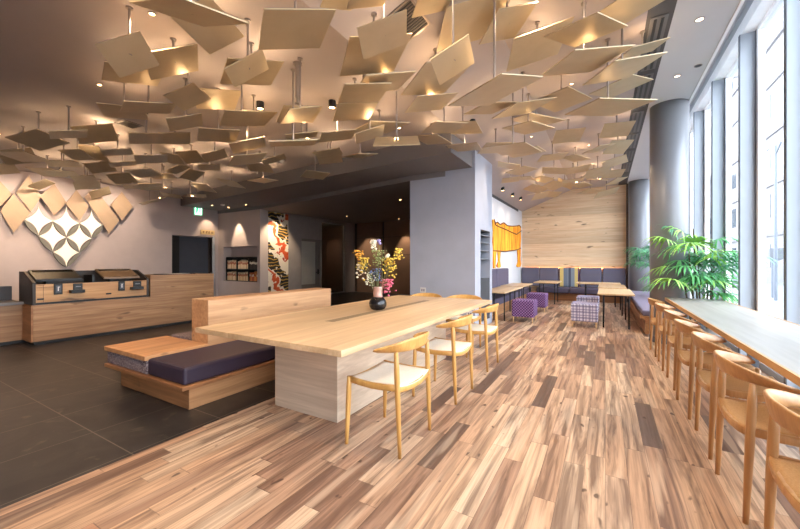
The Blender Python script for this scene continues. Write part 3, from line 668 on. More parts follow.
for (y0, y1) in ((2.265, 2.43), (3.10, 3.275)):
    c = obj('ticket_printer', boxes((-7.39, -7.36, y0 + .05, y1, .80, .905)), M['black'], t, .006)
    obj('printer_tray', boxes((-7.39, -7.29, y0, y1 + .01, .755, .805)), M['black'], c, .006)
    obj('ticket_slot', boxes((-7.36, -7.357, y0 + .075, y1 - .025, .85, .862)), plain('slot_grey', (120, 120, 124), .4), c)
for (y0, z0) in ((1.868, .676), (2.72, .694)):
    obj('handle', boxes((-7.39, -7.383, y0 + .03, y0 + .105, z0, z0 + .025)), M['black'], t)

# ================================================================= BOOKS IN THE NICHE
t = thing('book_shelf', 'black two-tier bookshelf set into the grey wall niche', 'bookshelf', (-10.1, 7.5, .62))
for z0 in (.622, 1.0, 1.39): obj('shelf', boxes((-10.93, -9.31, 7.36, 7.59, z0, z0 + .025)), M['black'], t)
for x0 in (-10.95, -10.40, -9.82, -9.335): obj('divider', boxes((x0, x0 + .02, 7.36, 7.59, .647, 1.39)), M['black'], t)
obj('back_panel', boxes((-10.95, -9.31, 7.59, 7.599, .622, 1.415)), M['black'], t)
bookc = {}
def book(x, z0, h, w, c, lab, grp):
    if c not in bookc: bookc[c] = plain('book_cover', c, .6)
    b = thing('book', lab, 'book', (x, 7.4, z0), 0, grp)
    obj('cover', boxes((x, x + w, 7.40, 7.56, z0, z0 + h)), bookc[c], b)
    obj('spine_band', boxes((x + w * .15, x + w * .85, 7.397, 7.40, z0 + h * .55, z0 + h * .8)), M['paper'] if sum(c) < 330 else bookc.setdefault((120, 60, 40), plain('band_red', (150, 70, 44), .6)), b)
pal = {'pale': [(206, 178, 140), (214, 190, 158), (190, 160, 122), (222, 200, 172)], 'rust': [(186, 104, 58), (200, 132, 74), (164, 84, 52)], 'dark': [(60, 52, 50), (84, 76, 74), (46, 42, 44)]}
for tier, z0, where in ((0, .648, 'lower'), (1, 1.026, 'upper')):
    for bay, (xa, xb) in enumerate(((-10.925, -10.405), (-10.375, -9.825), (-9.795, -9.34))):
        x = xa; k = 0
        kind = (('pale', 'pale', 'rust'), ('pale', 'pale', 'dark'))[tier][bay]
        bayn = ('first', 'middle', 'last')[bay]
        while x < xb - .065:
            w = random.uniform(.045, .062); h = random.uniform(.24, .30)
            book(x, z0, h, w, random.choice(pal[kind]), '%s-spined book in the %s bay of the %s bookshelf tier' % (kind, bayn, where), 'books in the %s bay of the %s tier' % (bayn, where))
            x += w + .003; k += 1

# ================================================================= MURAL AND WALL HANGING
t = tag(obj('wall_mural_panel', boxes((MX, MX + .012, 7.43, 8.44, 0, 2.84)), M['mural']), 'tall vermilion, black and gold wave mural on the taupe wall', 'mural')
t = thing('wall_hanging', 'marigold yellow cloth wall hanging with three tapering legs', 'wall hanging', (-2.6, 11.2, 1.1))
poly = [(9.464, 1.552), (9.386, 1.778), (9.438, 2.062), (9.361, 2.371), (9.464, 2.382), (9.569, 2.293), (9.785, 2.342), (10.068, 2.295), (10.489, 2.395), (10.941, 2.35), (11.594, 2.391), (12.382, 2.469), (12.615, 2.516), (12.924, 2.461), (12.969, 2.092), (12.879, 1.739), (12.278, 1.661), (10.646, 1.565)]
bm = BM(); prism(bm, poly, 'x', -2.599, -2.565); obj('cloth_body', bm, M['hanging'], t)
for leg in ([(9.438, 1.569), (9.785, 1.561), (9.676, 1.36), (9.622, 1.081), (9.438, 1.083)],
            [(9.897, 1.564), (10.185, 1.58), (10.112, 1.29), (10.215, 1.117), (10.039, 1.085), (9.827, 1.107), (9.785, 1.162), (9.953, 1.271)],
            [(12.424, 1.679), (12.969, 1.742), (12.879, 1.392), (13.015, 1.16), (12.879, 1.077), (12.445, 1.074), (12.319, 1.12), (12.53, 1.253)]):
    bm = BM(); prism(bm, leg, 'x', -2.598, -2.57); obj('cloth_leg', bm, M['hanging'], t)
bm = BM()
swag = [(9.464, 2.38), (9.585, 2.251), (10.0, 2.233), (10.605, 2.226), (11.457, 2.191), (12.23, 2.172), (12.987, 2.349)]
top = poly[4:14]
for L in (swag, top, [(9.43, 1.55)] + [(10.646, 1.562), (12.278, 1.658), (12.879, 1.736)]):
    for a, b in zip(L, L[1:]): tube(bm, (-2.562, *a), (-2.562, *b), .016, n=6)
obj('cord', bm, plain('umber_cord', (104, 58, 20), .7), t)

# ================================================================= BENCH WITH DIVIDER
t = thing('bench', 'oak platform bench with plum cushion and tall oak divider by the long table', 'bench', (-3.7, 3.0, 0))
obj('plinth', boxes((-4.26, -3.05, 1.71, 4.55, .0, .185)), M['oak_bench'], t, .004)
obj('side_board', boxes((-3.049, -3.04, 1.71, 4.55, .002, .184)), M['oak_bench_y'], t)
obj('platform_board', boxes((-4.42, -3.0, 1.63, 4.62, .185, .218)), M['oak_bench'], t, .004)
c = obj('seat_cushion', boxes((-3.62, -3.02, 1.655, 4.55, .218, .37)), M['violet'], t, .025)
obj('side_cushion', boxes((-4.42, -3.63, 1.655, 2.22, .218, .345)), M['speckle'], t, .012)
obj('wooden_shelf', boxes((-4.45, -3.63, 1.64, 2.24, .345, .388)), wood('oak_shelf_top', (214, 160, 112), (176, 124, 82), 'Y'), t, .004)
obj('rear_cushion', boxes((-4.42, -3.97, 2.26, 4.55, .218, .40)), M['speckle'], t, .02)
obj('backrest', boxes((-3.955, -3.65, 2.25, 4.20, .218, .845)), M['oak_div'], t, .004)

# ================================================================= LONG TABLE
t = thing('long_table', 'long pale oak communal table on a block pedestal', 'table', (-2.08, 3.2, 0))
obj('tabletop', boxes((-2.82, -1.338, 1.63, 4.83, .69, .73)), M['table_top'], t, .003)
obj('pedestal', boxes((-2.50, -1.80, 2.145, 4.32, 0, .69)), M['table_base'], t, .003)
obj('inlay_strip', boxes((-2.135, -2.045, 2.38, 4.35, .729, .7306)), M['inlay'], t)

# ================================================================= CHAIRS
def leg_bm(p0, p1, r0, r1, r2=None):
    """tapered leg p0 (foot) to p1; swells above the foot"""
    bm = BM(); P0 = Vector(p0); P1 = Vector(p1); m = P0.lerp(P1, .6)
    n = 12; rings = []
    d = (P1 - P0).normalized(); a = d.orthogonal().normalized(); b = d.cross(a)
    for p, r in ((P0, r0), (P0.lerp(P1, .3), r0 + (r1 - r0) * .55), (m, r1), (P0.lerp(P1, .85), r1 * .96), (P1, r2 or r1 * .85)):
        rings.append([bm.verts.new(p + a * math.cos(2 * PI * k / n) * r + b * math.sin(2 * PI * k / n) * r) for k in range(n)])
    for i in range(4):
        for k in range(n):
            j = (k + 1) % n; bm.faces.new((rings[i][k], rings[i][j], rings[i + 1][j], rings[i + 1][k]))
    bm.faces.new(rings[0][::-1]); bm.faces.new(rings[-1])
    return bm

def sweep(bm, pts, secs):
    """pts: centre line, secs: (depth vec, height vec) half extents -> rounded section"""
    n = 12; rings = []
    for p, (dv, hv) in zip(pts, secs):
        rg = []
        for k in range(n):
            a = 2 * PI * k / n
            ca, sa = math.cos(a), math.sin(a)
            ca = math.copysign(abs(ca) ** .6, ca); sa = math.copysign(abs(sa) ** .6, sa)
            rg.append(bm.verts.new(p + dv * ca + hv * sa))
        rings.append(rg)
    for i in range(len(rings) - 1):
        for k in range(n):
            j = (k + 1) % n; bm.faces.new((rings[i][k], rings[i][j], rings[i + 1][j], rings[i + 1][k]))
    bm.faces.new(rings[0][::-1]); bm.faces.new(rings[-1])

def make_chair(name, label, group, kind):
    """faces +Y; origin on the floor under the seat"""
    t = thing(name, label, 'chair', (0, 0, 0), 0, group)
    bar = kind == 'bar'
    wm = M['chair_oak'] if bar else M['chair_ash']
    sw, sd = .232, .205          # seat half width / depth
    rx = .222 if not bar else .225
    for s in (-1, 1):
        obj('leg', leg_bm((s * .243, .205, 0), (s * .232, .190, .462), .0115, .0185), wm, t, 0, True)
        obj('leg', leg_bm((s * rx, -.205, 0), (s * (rx + .004), -.180, .672), .0115, .0185, .013), wm, t, 0, True)
    # back rail: a crescent, tall in the middle, thin forward-reaching tips
    bm = BM(); pts = []; secs = []
    N = 28; th_m = math.radians(88 if not bar else 92)
    for k in range(N + 1):
        th = -th_m + 2 * th_m * k / N
        c = math.cos(th)
        p = Vector((.278 * math.sin(th), -.035 - .215 * c, .672 + .040 * c))
        # a thin blade, upright behind the sitter and twisting flat into the arm tips
        end = .5 if k in (0, N) else 1
        wide = (.024 + (.022 if not bar else .020) * c) * end
        thin = (.0105 - .001 * c) * end
        nrm = Vector((math.sin(th), -math.cos(th) * .9, 0)).normalized()
        ph = math.radians(12 + 62 * (1 - max(0, c)) ** 1.3)
        hv = (Vector((0, 0, 1)) * math.cos(ph) + nrm * math.sin(ph)).normalized()
        dv = nrm * math.cos(ph) - Vector((0, 0, 1)) * math.sin(ph)
        pts.append(p); secs.append((dv * thin, hv * wide))
    sweep(bm, pts, secs)
    obj('backrest', bm, wm, t, 0, True)
    # seat rails
    for s in (-1, 1):
        bm = BM()
        sweep(bm, [Vector((s * (sw + .002 - .008 * abs(q)), q * .195, .437 + .012 * (q * q - .3))) for q in (-1, -.5, 0, .5, 1)], [(Vector((.014, 0, 0)), Vector((0, 0, .021)))] * 5)
        obj('side_rail', bm, wm, t, 0, True)
    for yy, nm in ((.198, 'front_rail'), (-.19, 'back_rail')):
        bm = BM()
        sweep(bm, [Vector((q * .228, yy + (.02 if yy > 0 else -.018) * (1 - q * q), .437 - .022 * (1 - q * q))) for q in (-1, -.6, -.2, .2, .6, 1)], [(Vector((0, .014, 0)), Vector((0, 0, .021)))] * 6)
        obj(nm, bm, wm, t, 0, True)
    # saddle seat
    bm = BM(); n = 12; V = []
    for zoff in (.0, -.022):
        g = []
        for i in range(n + 1):
            r = []
            for j in range(n + 1):
                u = -1 + 2 * i / n; v = -1 + 2 * j / n
                x = u * (sw - .012); y = v * (sd - .004) + (.018 * (1 - u * u)) * (1 if v > 0 else -1) * abs(v)
                z = .458 - .024 * (1 - u * u) + .006 * v * v + zoff
                if zoff == 0 and (i in (0, n) or j in (0, n)): z -= .006
                r.append(bm.verts.new((x, y, z)))
            g.append(r)
        V.append(g)
    for i in range(n):
        for j in range(n):
            bm.faces.new((V[0][i][j], V[0][i + 1][j], V[0][i + 1][j + 1], V[0][i][j + 1]))
            bm.faces.new((V[1][i][j + 1], V[1][i + 1][j + 1], V[1][i + 1][j], V[1][i][j]))
    for i in range(n):
        for (a, b) in (((i, 0), (i + 1, 0)), ((i + 1, n), (i, n)), ((0, i + 1), (0, i)), ((n, i), (n, i + 1))):
            bm.faces.new((V[0][a[0]][a[1]], V[1][a[0]][a[1]], V[1][b[0]][b[1]], V[0][b[0]][b[1]]))
    obj('seat', bm, M['cord'] if bar else M['cream'], t, 0, True)
    return t

g1 = 'ash armchairs around the long table'
c0 = make_chair('dining_chair', 'ash chair with cream seat, nearest the camera at the long table', g1, 'table')
c0.location = (-1.337, 2.18, 0); c0.rotation_euler = (0, 0, PI / 2)
for x, y, rz, lab in ((-1.345, 3.175, PI / 2, 'ash chair with cream seat, second along the long side of the table'),
                      (-1.365, 4.22, PI / 2, 'ash chair with cream seat, last along the long side of the table'),
                      (-2.44, 4.90, PI, 'ash chair at the table end, only its back showing behind the flowers side'),
                      (-1.82, 4.93, PI, 'ash chair at the table end, its back showing before the grey pier')):
    dup(c0, (x, y, 0), rz, lab)
g2 = 'amber chairs along the window counter'
b0 = make_chair('counter_chair', 'amber wood chair with woven cord seat at the window counter, nearest the camera', g2, 'bar')
ys = (1.80, 2.53, 3.16, 3.83, 4.56, 5.27, 5.97)
b0.location = (.782, ys[0], 0); b0.rotation_euler = (0, 0, -PI / 2)
for k, y in enumerate(ys[1:]):
    lab = 'amber wood chair at the window counter, %s from the camera end' % ORD[k + 1] if k < 5 else 'amber wood chair at the window counter, farthest, next to the palm and column'
    dup(b0, (.782 + (0, .005, -.004, .006, 0, -.01)[k], y, 0), -PI / 2 + (.02, -.02, .03, 0, -.02, .03)[k], lab)

# ================================================================= WINDOW COUNTER
t = thing('window_counter', 'long bleached oak counter running along the window wall', 'counter', (1.07, 2.5, 0))
obj('countertop', boxes((.772, 1.372, -2.0, 6.48, .692, .73)), M['counter_top'], t, .002)
obj('front_edge', boxes((.757, .772, -2.0, 6.485, .688, .7302)), M['counter_edge'], t)
obj('back_edge', boxes((1.372, 1.392, -2.0, 6.48, .688, .7305)), M['counter_edge'], t)
obj('apron', boxes((.90, .93, -1.9, 6.35, .60, .692)), M['alu_dark'], t)
for y in (-1.6, 0.3, 2.2, 4.1, 6.0):
    obj('leg', boxes((1.06, 1.12, y, y + .06, 0, .692)), M['alu_dark'], t)

# ================================================================= SOFAS AND LOW TABLES AT THE FAR END
t = thing('banquette', 'long slate violet banquette with back cushions under the oak end wall', 'sofa', (-1.0, 12.9, 0))
obj('base', boxes((-2.58, .55, 12.62, 13.29, 0, .25)), M['oak_bench'], t)
for x0, x1 in ((-1.98, -1.0), (-.99, -.1), (-.09, .55)): obj('seat_cushion', boxes((x0, x1, 12.45, 13.1, .25, .42)), M['dark_violet'], t, .03)
for x0, x1, mt in ((-2.57, -1.99, 'slate_violet'), (-1.98, -1.38, 'slate_violet'), (-.73, -.10, 'slate_violet'), (-.08, .55, 'slate_violet')):
    obj('back_cushion', boxes((x0, x1, 13.1, 13.28, .42, 1.06)), M[mt], t, .03)
sc = obj('striped_back_cushion', boxes((-.31, .31, -.09, .09, -.32, .32)), M['stripe'], t, .03, local=True); sc.location = Vector((-1.055, 13.19, .74)) - Vector(t.location)
sc['label'] = 'yellow and grey striped back cushion'
t = thing('banquette', 'dusk violet banquette along the white wall beneath the marigold hanging', 'sofa', (-2.3, 10.0, 0))
obj('base', boxes((-2.58, -2.18, 7.6, 12.40, 0, .25)), M['oak_bench_y'], t)
for y0, y1 in ((7.6, 9.0), (9.01, 10.6), (10.61, 12.42)): obj('seat_cushion', boxes((-2.58, -2.12, y0, y1, .25, .42)), M['dark_violet'], t, .03)
for y0, y1 in ((7.6, 9.2), (9.22, 10.5)): obj('back_cushion', boxes((-2.59, -2.42, y0, y1, .42, 1.07)), M['dark_violet'], t, .03)
t = thing('window_bench', 'oak window bench with a long grey violet cushion past the round columns', 'bench', (.85, 10, 0))
obj('base', boxes((.60, 1.40, 7.50, 12.42, 0, .25)), M['oak_bench_y'], t)
obj('seat_board', boxes((.53, 1.42, 7.45, 12.43, .25, .31)), M['oak_bench_y'], t)
obj('seat_cushion', boxes((.55, 1.40, 7.47, 12.42, .31, .41)), M['bench_cloth'], t, .03)
bm = BM(); bx(bm, -.30, .30, -.09, .09, 0, .34)
o = obj('bolster_cushion', bm, M['violet'], None, .06); o.location = (1.22, 9.75, .41); tag(o, 'dark violet cushion propped on the window bench behind the column', 'cushion')

def low_table(x0, x1, y0, y1, z, label, legs):
    t = thing('low_table', label, 'table', ((x0 + x1) / 2, (y0 + y1) / 2, 0), 0, 'pale cafe tables at the far end')
    obj('tabletop', boxes((x0, x1, y0, y1, z - .028, z)), M['table_top'], t, .003)
    for lx, ly in legs:
        bm = BM(); tube(bm, (lx, ly, 0), (lx, ly, z - .028), .0135, n=8); obj('leg', bm, M['dark_steel'], t)
    bm = BM(); zz = z - .05
    xs = [l[0] for l in legs]; yq = [l[1] for l in legs]
    for a, b in (((min(xs), min(yq)), (max(xs), min(yq))), ((min(xs), max(yq)), (max(xs), max(yq)))): tube(bm, (*a, zz), (*b, zz), .010, n=6)
    obj('stretcher', bm, M['dark_steel'], t)
def L4(x0, x1, y0, y1): return ((x0, y0), (x1, y0), (x0, y1), (x1, y1))
low_table(-2.36, -1.80, 7.5, 9.35, .62, 'pale cafe table beside the violet banquette, nearest the grey pier', L4(-2.08, -1.86, 7.66, 9.15))
low_table(-2.42, -1.84, 9.55, 11.0, .62, 'pale cafe table beside the violet banquette, beneath the marigold hanging', L4(-2.08, -1.90, 9.7, 10.85))
low_table(-1.86, -1.20, 11.2, 12.38, .65, 'pale cafe table in the corner before the end wall banquette', L4(-1.72, -1.30, 11.4, 12.2))
low_table(-.13, .47, 7.75, 9.3, .65, 'pale cafe table beside the window bench, nearest the camera', L4(-.03, .38, 7.83, 9.1))
low_table(-.15, .43, 9.65, 11.05, .65, 'pale cafe table beside the window bench, second one back', L4(-.03, .34, 9.75, 10.9))
low_table(-.74, .37, 11.35, 12.12, .65, 'wide pale cafe table before the end wall banquette by the column', L4(-.5, .24, 11.5, 12.0))

def stool(x0, y0, mat, label, group, w=.44, dp=.48):
    t = thing('stool', label, 'stool', (x0 + w / 2, y0 + dp / 2, 0), 0, group)
    bm = boxes((x0, x0 + w, y0, y0 + dp, .11, .455)); obj('seat', bm, mat, t, .025)
    for lx, ly in L4(x0 + .03, x0 + w - .03, y0 + .03, y0 + dp - .03):
        bm = BM(); tube(bm, (lx, ly, 0), (lx, ly, .11), .012, .018, n=10); obj('leg', bm, M['light_wood_leg'], t)
stool(-1.70, 7.62, M['purple'], 'purple woven cube stool, the front one of two by the banquette', 'purple cube stools')
stool(-1.74, 9.42, M['purple'], 'purple woven cube stool, the rear one of two by the banquette', 'purple cube stools', .46)
stool(-.58, 7.62, M['plaid'], 'violet plaid cube stool, the front one beside the window-side tables', 'plaid cube stools', .46)
stool(-.58, 9.15, M['plaid'], 'violet plaid cube stool, the rear one beside the window-side tables', 'plaid cube stools', .46)

# ================================================================= NICHE SHELVES IN THE PIER
t = thing('niche_shelf', 'dark shelf rack in the side niche of the grey pier', 'shelf', (-2.2, 6.9, .1))
obj('back_panel', boxes((-2.42, -2.40, 6.585, 7.225, .10, 1.87)), plain('rack_grey', (52, 54, 58), .6), t)
for z in (1.30, 1.46, 1.62, 1.76): obj('shelf', boxes((-2.40, -2.05, 6.59, 7.22, z, z + .018)), plain('shelf_grey', (112, 114, 120), .5), t)
obj('cabinet_door', boxes((-2.40, -2.05, 6.59, 7.22, .11, .92)), plain('cabinet_grey', (62, 66, 72), .5), t)
obj('top_bar', boxes((-2.40, -2.046, 6.59, 7.22, 1.84, 1.868)), M['dark_steel'], t)
for (x, z, lab) in ((-3.09, .70, 'white double socket plate on the pier above the table end'), (-2.14, .30, 'white socket plate low on the pier behind the last chair')):
    t = thing('wall_socket', lab, 'socket', (x, 6.25, z))
    obj('plate', boxes((x - .06, x + .06, 6.249, 6.257, z - .05, z + .05)), M['white_plastic'], t, .003)
    obj('outlet', boxes((x - .035, x - .008, 6.247, 6.249, z - .025, z + .025), (x + .008, x + .035, 6.247, 6.249, z - .025, z + .025)), plain('socket_grey', (120, 116, 130), .5), t)

# ================================================================= VASE AND FLOWERS
VX, VY = -2.15, 3.24
t = thing('flower_vase', 'round black vase with a coppery neck on the long table', 'vase', (VX, VY, .7306))
bm = BM(); lathe(bm, [(.055, 0), (.078, .012), (.094, .045), (.096, .07), (.088, .10), (.068, .125), (.053, .14)], (VX, VY, .7306), 28); obj('vase_body', bm, plain('black_glaze', (26, 24, 26), .12), t, 0, True)
bm = BM(); lathe(bm, [(.053, .138), (.050, .16), (.050, .235), (.054, .25), (.048, .25), (.044, .235)], (VX, VY, .7306), 28); obj('vase_neck', bm, plain('copper_neck', (196, 158, 146), .25, .35), t, 0, True)
ft = M['cane']
fm = {'mustard': plain('mustard_bloom', (206, 174, 72), .7, 0, .2, 40), 'orange': plain('orange_bloom', (214, 156, 58), .7, 0, .2, 40), 'white': plain('cream_bloom', (232, 226, 204), .7, 0, .1, 40),
      'blue': plain('slate_blue_bloom', (92, 104, 140), .7, 0, .2, 40), 'pink': plain('pink_bloom', (206, 104, 128), .7, 0, .2, 40), 'lilac': plain('lilac_bloom', (150, 140, 200), .7, 0, .1, 40), 'sage': plain('sage_leaf', (140, 148, 96), .7, 0, .2, 40)}
stem_m = plain('flower_stem', (104, 110, 62), .6, 0, .2, 40)
# (colour, across-photo offset, toward-camera offset, top z, spread, count, bloom radius, label)
SPR = [('orange', -.21, .00, 1.36, .05, 26, .013, 'orange flower head at the top of the bouquet, outer side by the dark panels'),
       ('mustard', -.15, .05, 1.28, .075, 46, .011, 'mustard flower cluster below the orange head'),
       ('white', -.20, -.04, 1.22, .07, 26, .012, 'cream flower sprig low on the bouquet edge by the dark panels'),
       ('white', -.04, .02, 1.47, .05, 16, .014, 'tallest cream flower sprig rising from the bouquet'),
       ('lilac', .015, .00, 1.475, .02, 5, .016, 'single lilac flower beside the tallest cream sprig'),
       ('sage', .00, .04, 1.36, .09, 44, .010, 'sage green sprig in the middle of the bouquet'),
       ('blue', -.02, -.05, 1.16, .07, 46, .011, 'slate blue flower cluster in the centre of the bouquet'),
       ('mustard', .14, .00, 1.28, .09, 60, .011, 'mustard flower spray in the bouquet, beside the grey pier'),
       ('mustard', .22, .03, 1.38, .06, 30, .011, 'long mustard flower spray reaching towards the grey pier'),
       ('white', .10, -.03, 1.33, .025, 6, .02, 'big cream daisy at the shoulder of the bouquet'),
       ('white', -.08, -.06, 1.12, .07, 26, .012, 'cream flower sprig drooping over the vase rim'),
       ('pink', .10, -.09, 1.04, .075, 60, .013, 'pink flower cluster hanging over the vase neck')]
ca, sa = math.cos(PI / 6), math.sin(PI / 6)
for colr, ax, ay, zt, sp, cnt, br, lab in SPR:
    hx, hy = VX + ax * ca + ay * sa, VY + ax * sa - ay * ca
    root = Vector((VX + ax * .1, VY + ay * .1, .86))
    t = thing('flower_sprig', lab, 'flower', (VX, VY, .86))
    bm = BM(); top = Vector((hx, hy, zt)); mid = root.lerp(top, .55) + Vector((0, 0, .05))
    if colr == 'pink': mid = Vector(((VX * .6 + hx * .4), (VY * .6 + hy * .4), 1.06))
    tube(bm, root, mid, .003, .0025, 6); tube(bm, mid, top, .0025, .0015, 6)
    bl = BM()
    for k in range(int(cnt * 1.5)):
        p = Vector((hx, hy, zt - sp * .55)) + Vector((random.gauss(0, sp * .42), random.gauss(0, sp * .42), random.gauss(0, sp * .75)))
        p.z = min(p.z, zt + .01); ball(bl, p, br * random.uniform(.7, 1.25), 6, 4, .8)
        if k % 3 == 0: tube(bm, mid.lerp(top, random.uniform(.2, .9)), p, .0015, .001, 5)
    obj('stem', bm, stem_m, t); obj('blossom', bl, fm[colr], t, 0, True)

# ================================================================= PALMS
def palm(name, label, base, fronds, canes, pot_r, z0=0.0):
    bx0, by0 = base
    t = thing(name, label, 'plant', (bx0, by0, z0))
    bm = BM(); lathe(bm, [(pot_r * .8, 0), (pot_r, .30), (pot_r * .92, .30), (pot_r * .9, .27)], (bx0, by0, z0), 28); obj('pot', bm, M['pot'], t, 0, False)
    tops = []
    for (dx, dy, h) in canes:
        bm = BM(); tube(bm, (bx0 + dx * .55, by0 + dy * .55, z0 + .25), (bx0 + dx, by0 + dy, h), .013, .009, 8); obj('cane', bm, M['cane'], t); tops.append(Vector((bx0 + dx, by0 + dy, h)))
    for k, (ci, az, el, ln, mt) in enumerate(fronds):
        o = tops[ci % len(tops)] + Vector((0, 0, -random.uniform(0, .35)))
        a = math.radians(az); d = Vector((math.cos(a), math.sin(a), math.tan(math.radians(el)))).normalized()
        hub = o + d * ln
        bm = BM(); tube(bm, o, hub, .005, .0035, 6)
        lf = BM(); side = Vector((-d.y, d.x, 0)).normalized(); up = side.cross(d)
        if up.z < 0: up = -up
        nl = 12
        for q in range(nl):
            ph = math.radians(-100 + 200 * q / (nl - 1) + random.uniform(-6, 6))
            dirv = (d * math.cos(ph) + side * math.sin(ph)).normalized()
            Ll = random.uniform(.30, .40) * (1 - .25 * abs(ph) / 1.75); w = random.uniform(.010, .015)
            perp = dirv.cross(up).normalized()
            prev = None
            for s_, wk, dr in ((0, .25, 0), (.25, .9, .005), (.6, 1, .05), (.85, .7, .12), (1, .08, .19)):
                c_ = hub + dirv * (Ll * s_) - Vector((0, 0, dr * (Ll / .33))) + up * .01 * s_
                r_ = (lf.verts.new(c_ - perp * w * wk), lf.verts.new(c_ + up * .004 * wk), lf.verts.new(c_ + perp * w * wk))
                if prev:
                    lf.faces.new((prev[0], prev[1], r_[1], r_[0])); lf.faces.new((prev[1], prev[2], r_[2], r_[1]))
                prev = r_
        f = obj('frond', lf, M[mt], t, 0, True); obj('petiole', bm, M['leaf_dark'], f)
random.seed(11)
mts = ['leaf', 'leaf', 'leaf_dark', 'leaf', 'leaf_dark', 'leaf_light']
fr = []
for k in range(46):
    az = 137.5 * k + random.uniform(-20, 20); el = random.uniform(-15, 50)
    fr.append((k, az, el, random.uniform(.14, .36), mts[k % 6]))
fr += [(0, 200, 30, .34, 'leaf_light'), (1, 250, 60, .2, 'leaf_light'), (2, 215, 5, .42, 'leaf'), (3, 285, 15, .36, 'leaf'), (4, 240, -5, .42, 'leaf'), (5, 225, 20, .45, 'leaf_light'), (6, 260, 40, .2, 'leaf_light')]
palm('potted_palm', 'tall lady palm standing in front of the round column at the counter end', (1.27, 6.72), fr,
     [(-.22, -.12, 1.45), (-.10, .0, 1.62), (.06, -.06, 1.42), (-.30, -.10, 1.22), (.10, .05, 1.20), (-.16, -.20, 1.10), (-.14, .02, 1.74), (.0, -.1, 1.0)], .17)
fr = [(k, 137.5 * k, random.uniform(-5, 50), random.uniform(.14, .30), ['leaf_dark', 'leaf', 'leaf_dark'][k % 3]) for k in range(18)] + [(k, 195 + 15 * k, 10 + 6 * k, .38, 'leaf_dark') for k in range(6)]
palm('potted_palm', 'smaller lady palm showing behind the first round column above the window bench', (1.12, 10.62), fr, [(0, 0, 1.62), (-.12, .05, 1.45), (-.22, -.1, 1.5), (-.05, -.12, 1.2)], .13, .411)

# ================================================================= CEILING FIXTURES
def downlight(x, y, z, label, lens='lens', r=.045, drop=.05, trim='black', group=None):
    t = thing('ceiling_downlight', label, 'ceiling light', (x, y, z), 0, group)
    bm = BM(); lathe(bm, [(r, -.002), (r, -drop), (r * .82, -drop), (r * .8, -drop + .012)], (x, y, z), 20); obj('trim', bm, M[trim], t)
    bm = BM(); lathe(bm, [(r * .78, -max(drop, .011) + .006), (r * .78, -max(drop, .011) + .010)], (x, y, z), 20); obj('lens', bm, M[lens], t)
    return t
WARM = (1, .76, .52)
spots = [(-1.43, 3.45, 'beside the plate with the bright glow, over the table end'), (-2.98, 3.45, 'above the table near the sprinkler drop pipe'), (-2.60, 4.45, 'before the dark lower ceiling over the table'), (-3.79, 3.02, 'over the divider bench'), (-1.74, 5.2, 'before the grey pier top'), (-1.15, 2.3, 'over the near table chair')]
for x, y, lab in spots:
    downlight(x, y, ceil_z(x) + .0, 'black ceiling downlight %s' % lab, drop=.09)
    lamp('SPOT', (x, y, ceil_z(x) - .10), SPOT_W, WARM, .04, 130, .7)
# added lamps with small fixtures between the panels, to light the floor
fill_spots = [(-9.9, 2.7), (-8.6, 3.6), (-8.3, 1.7), (-6.7, 2.4), (-6.2, 4.3), (-5.0, 1.8), (-4.6, 3.4), (-3.2, 1.5), (-4.4, .7), (-6.6, .6), (-2.4, .8), (-.5, 3.4), (-.4, 5.4), (-1.2, 7.0), (-.3, 8.4), (-1.3, 9.9), (-.3, 11.0)]
for k, (x, y) in enumerate(fill_spots):
    t = downlight(x, y, ceil_z(x), 'small added downlight between the hung square plates, lighting the floor', r=.026, drop=.012, trim='steel', group='added downlights between the plates')
    lamp('SPOT', (x, y, ceil_z(x) - .045), SPOT_W * (.6 if x < -2.5 else 1), (1, .64, .36) if x < -2.5 else WARM, .03, 140, .8)
for k, (x, y) in enumerate(((.824, 4.62), (1.003, 5.70), (.82, 5.88))):
    downlight(x, y, 3.70, 'recessed downlight in the pale strip by the window, %s' % ('nearest the camera', 'the dark one by the edge', 'beside the column')[k], 'lens_day' if k != 1 else 'black', .042, .006, 'steel')
for k, (x, y) in enumerate(((-2.3, 9.3), (-2.27, 10.3), (-2.22, 11.15))):
    downlight(x, y, 3.06 + (x + 2.6) * .39 + .02, 'black ceiling spotlight over the banquette wall, %s of three' % ('nearest', 'middle', 'farthest')[k], drop=.10)
    lamp('SPOT', (x, y, 3.04), 7, WARM, .03, 100, .6, (-2.55, y + .2, 1.6))
rear = [(-10.28, 6.46, 2.97, 'over the exit sign', (-10.9, 6.9, 2.2), 10), (-9.3, 6.9, 2.97, 'over the book niche corner', None, 0), (-10.2, 6.95, 2.97, 'shining on the wall above the book niche', (-10.15, 7.45, 1.1), 100),
        (-4.6, 7.99, 2.87, 'beside the grey pier in the rear zone', None, 0), (-7.85, 9.88, 2.87, 'in the middle of the rear ceiling', None, 0), (-6.7, 11.5, 2.87, 'in front of the rear wall', (-6.7, 12.1, 1.5), 70)]
for x, y, z, lab, tg, pw in rear:
    downlight(x, y, z, 'small round ceiling lamp %s' % lab, 'lens', .035, .012, 'white_plastic')
    if pw: lamp('SPOT', (x, y, z - .02), pw, WARM, .02, 46, .6, tg)
lamp('SPOT', (-8.6, 7.9, 2.82), 90, (1, .78, .52), .03, 90, .6, (-9.2, 7.9, 1.4))
lamp('SPOT', (-10.95, 6.9, 2.85), 16, WARM, .02, 70, .5, (-11.28, 6.93, 2.1))
lamp('POINT', (-10.3, 10.9, 2.5), 30, WARM, .06)  # added lamp without fixture, brightens the room behind the smoked glass
lamp('SPOT', (-8.3, 11.0, 2.82), 70, WARM, .03, 60, .6, (-8.3, 12.1, 1.2))  # added lamp without fixture, brightens the brown panel at the rear
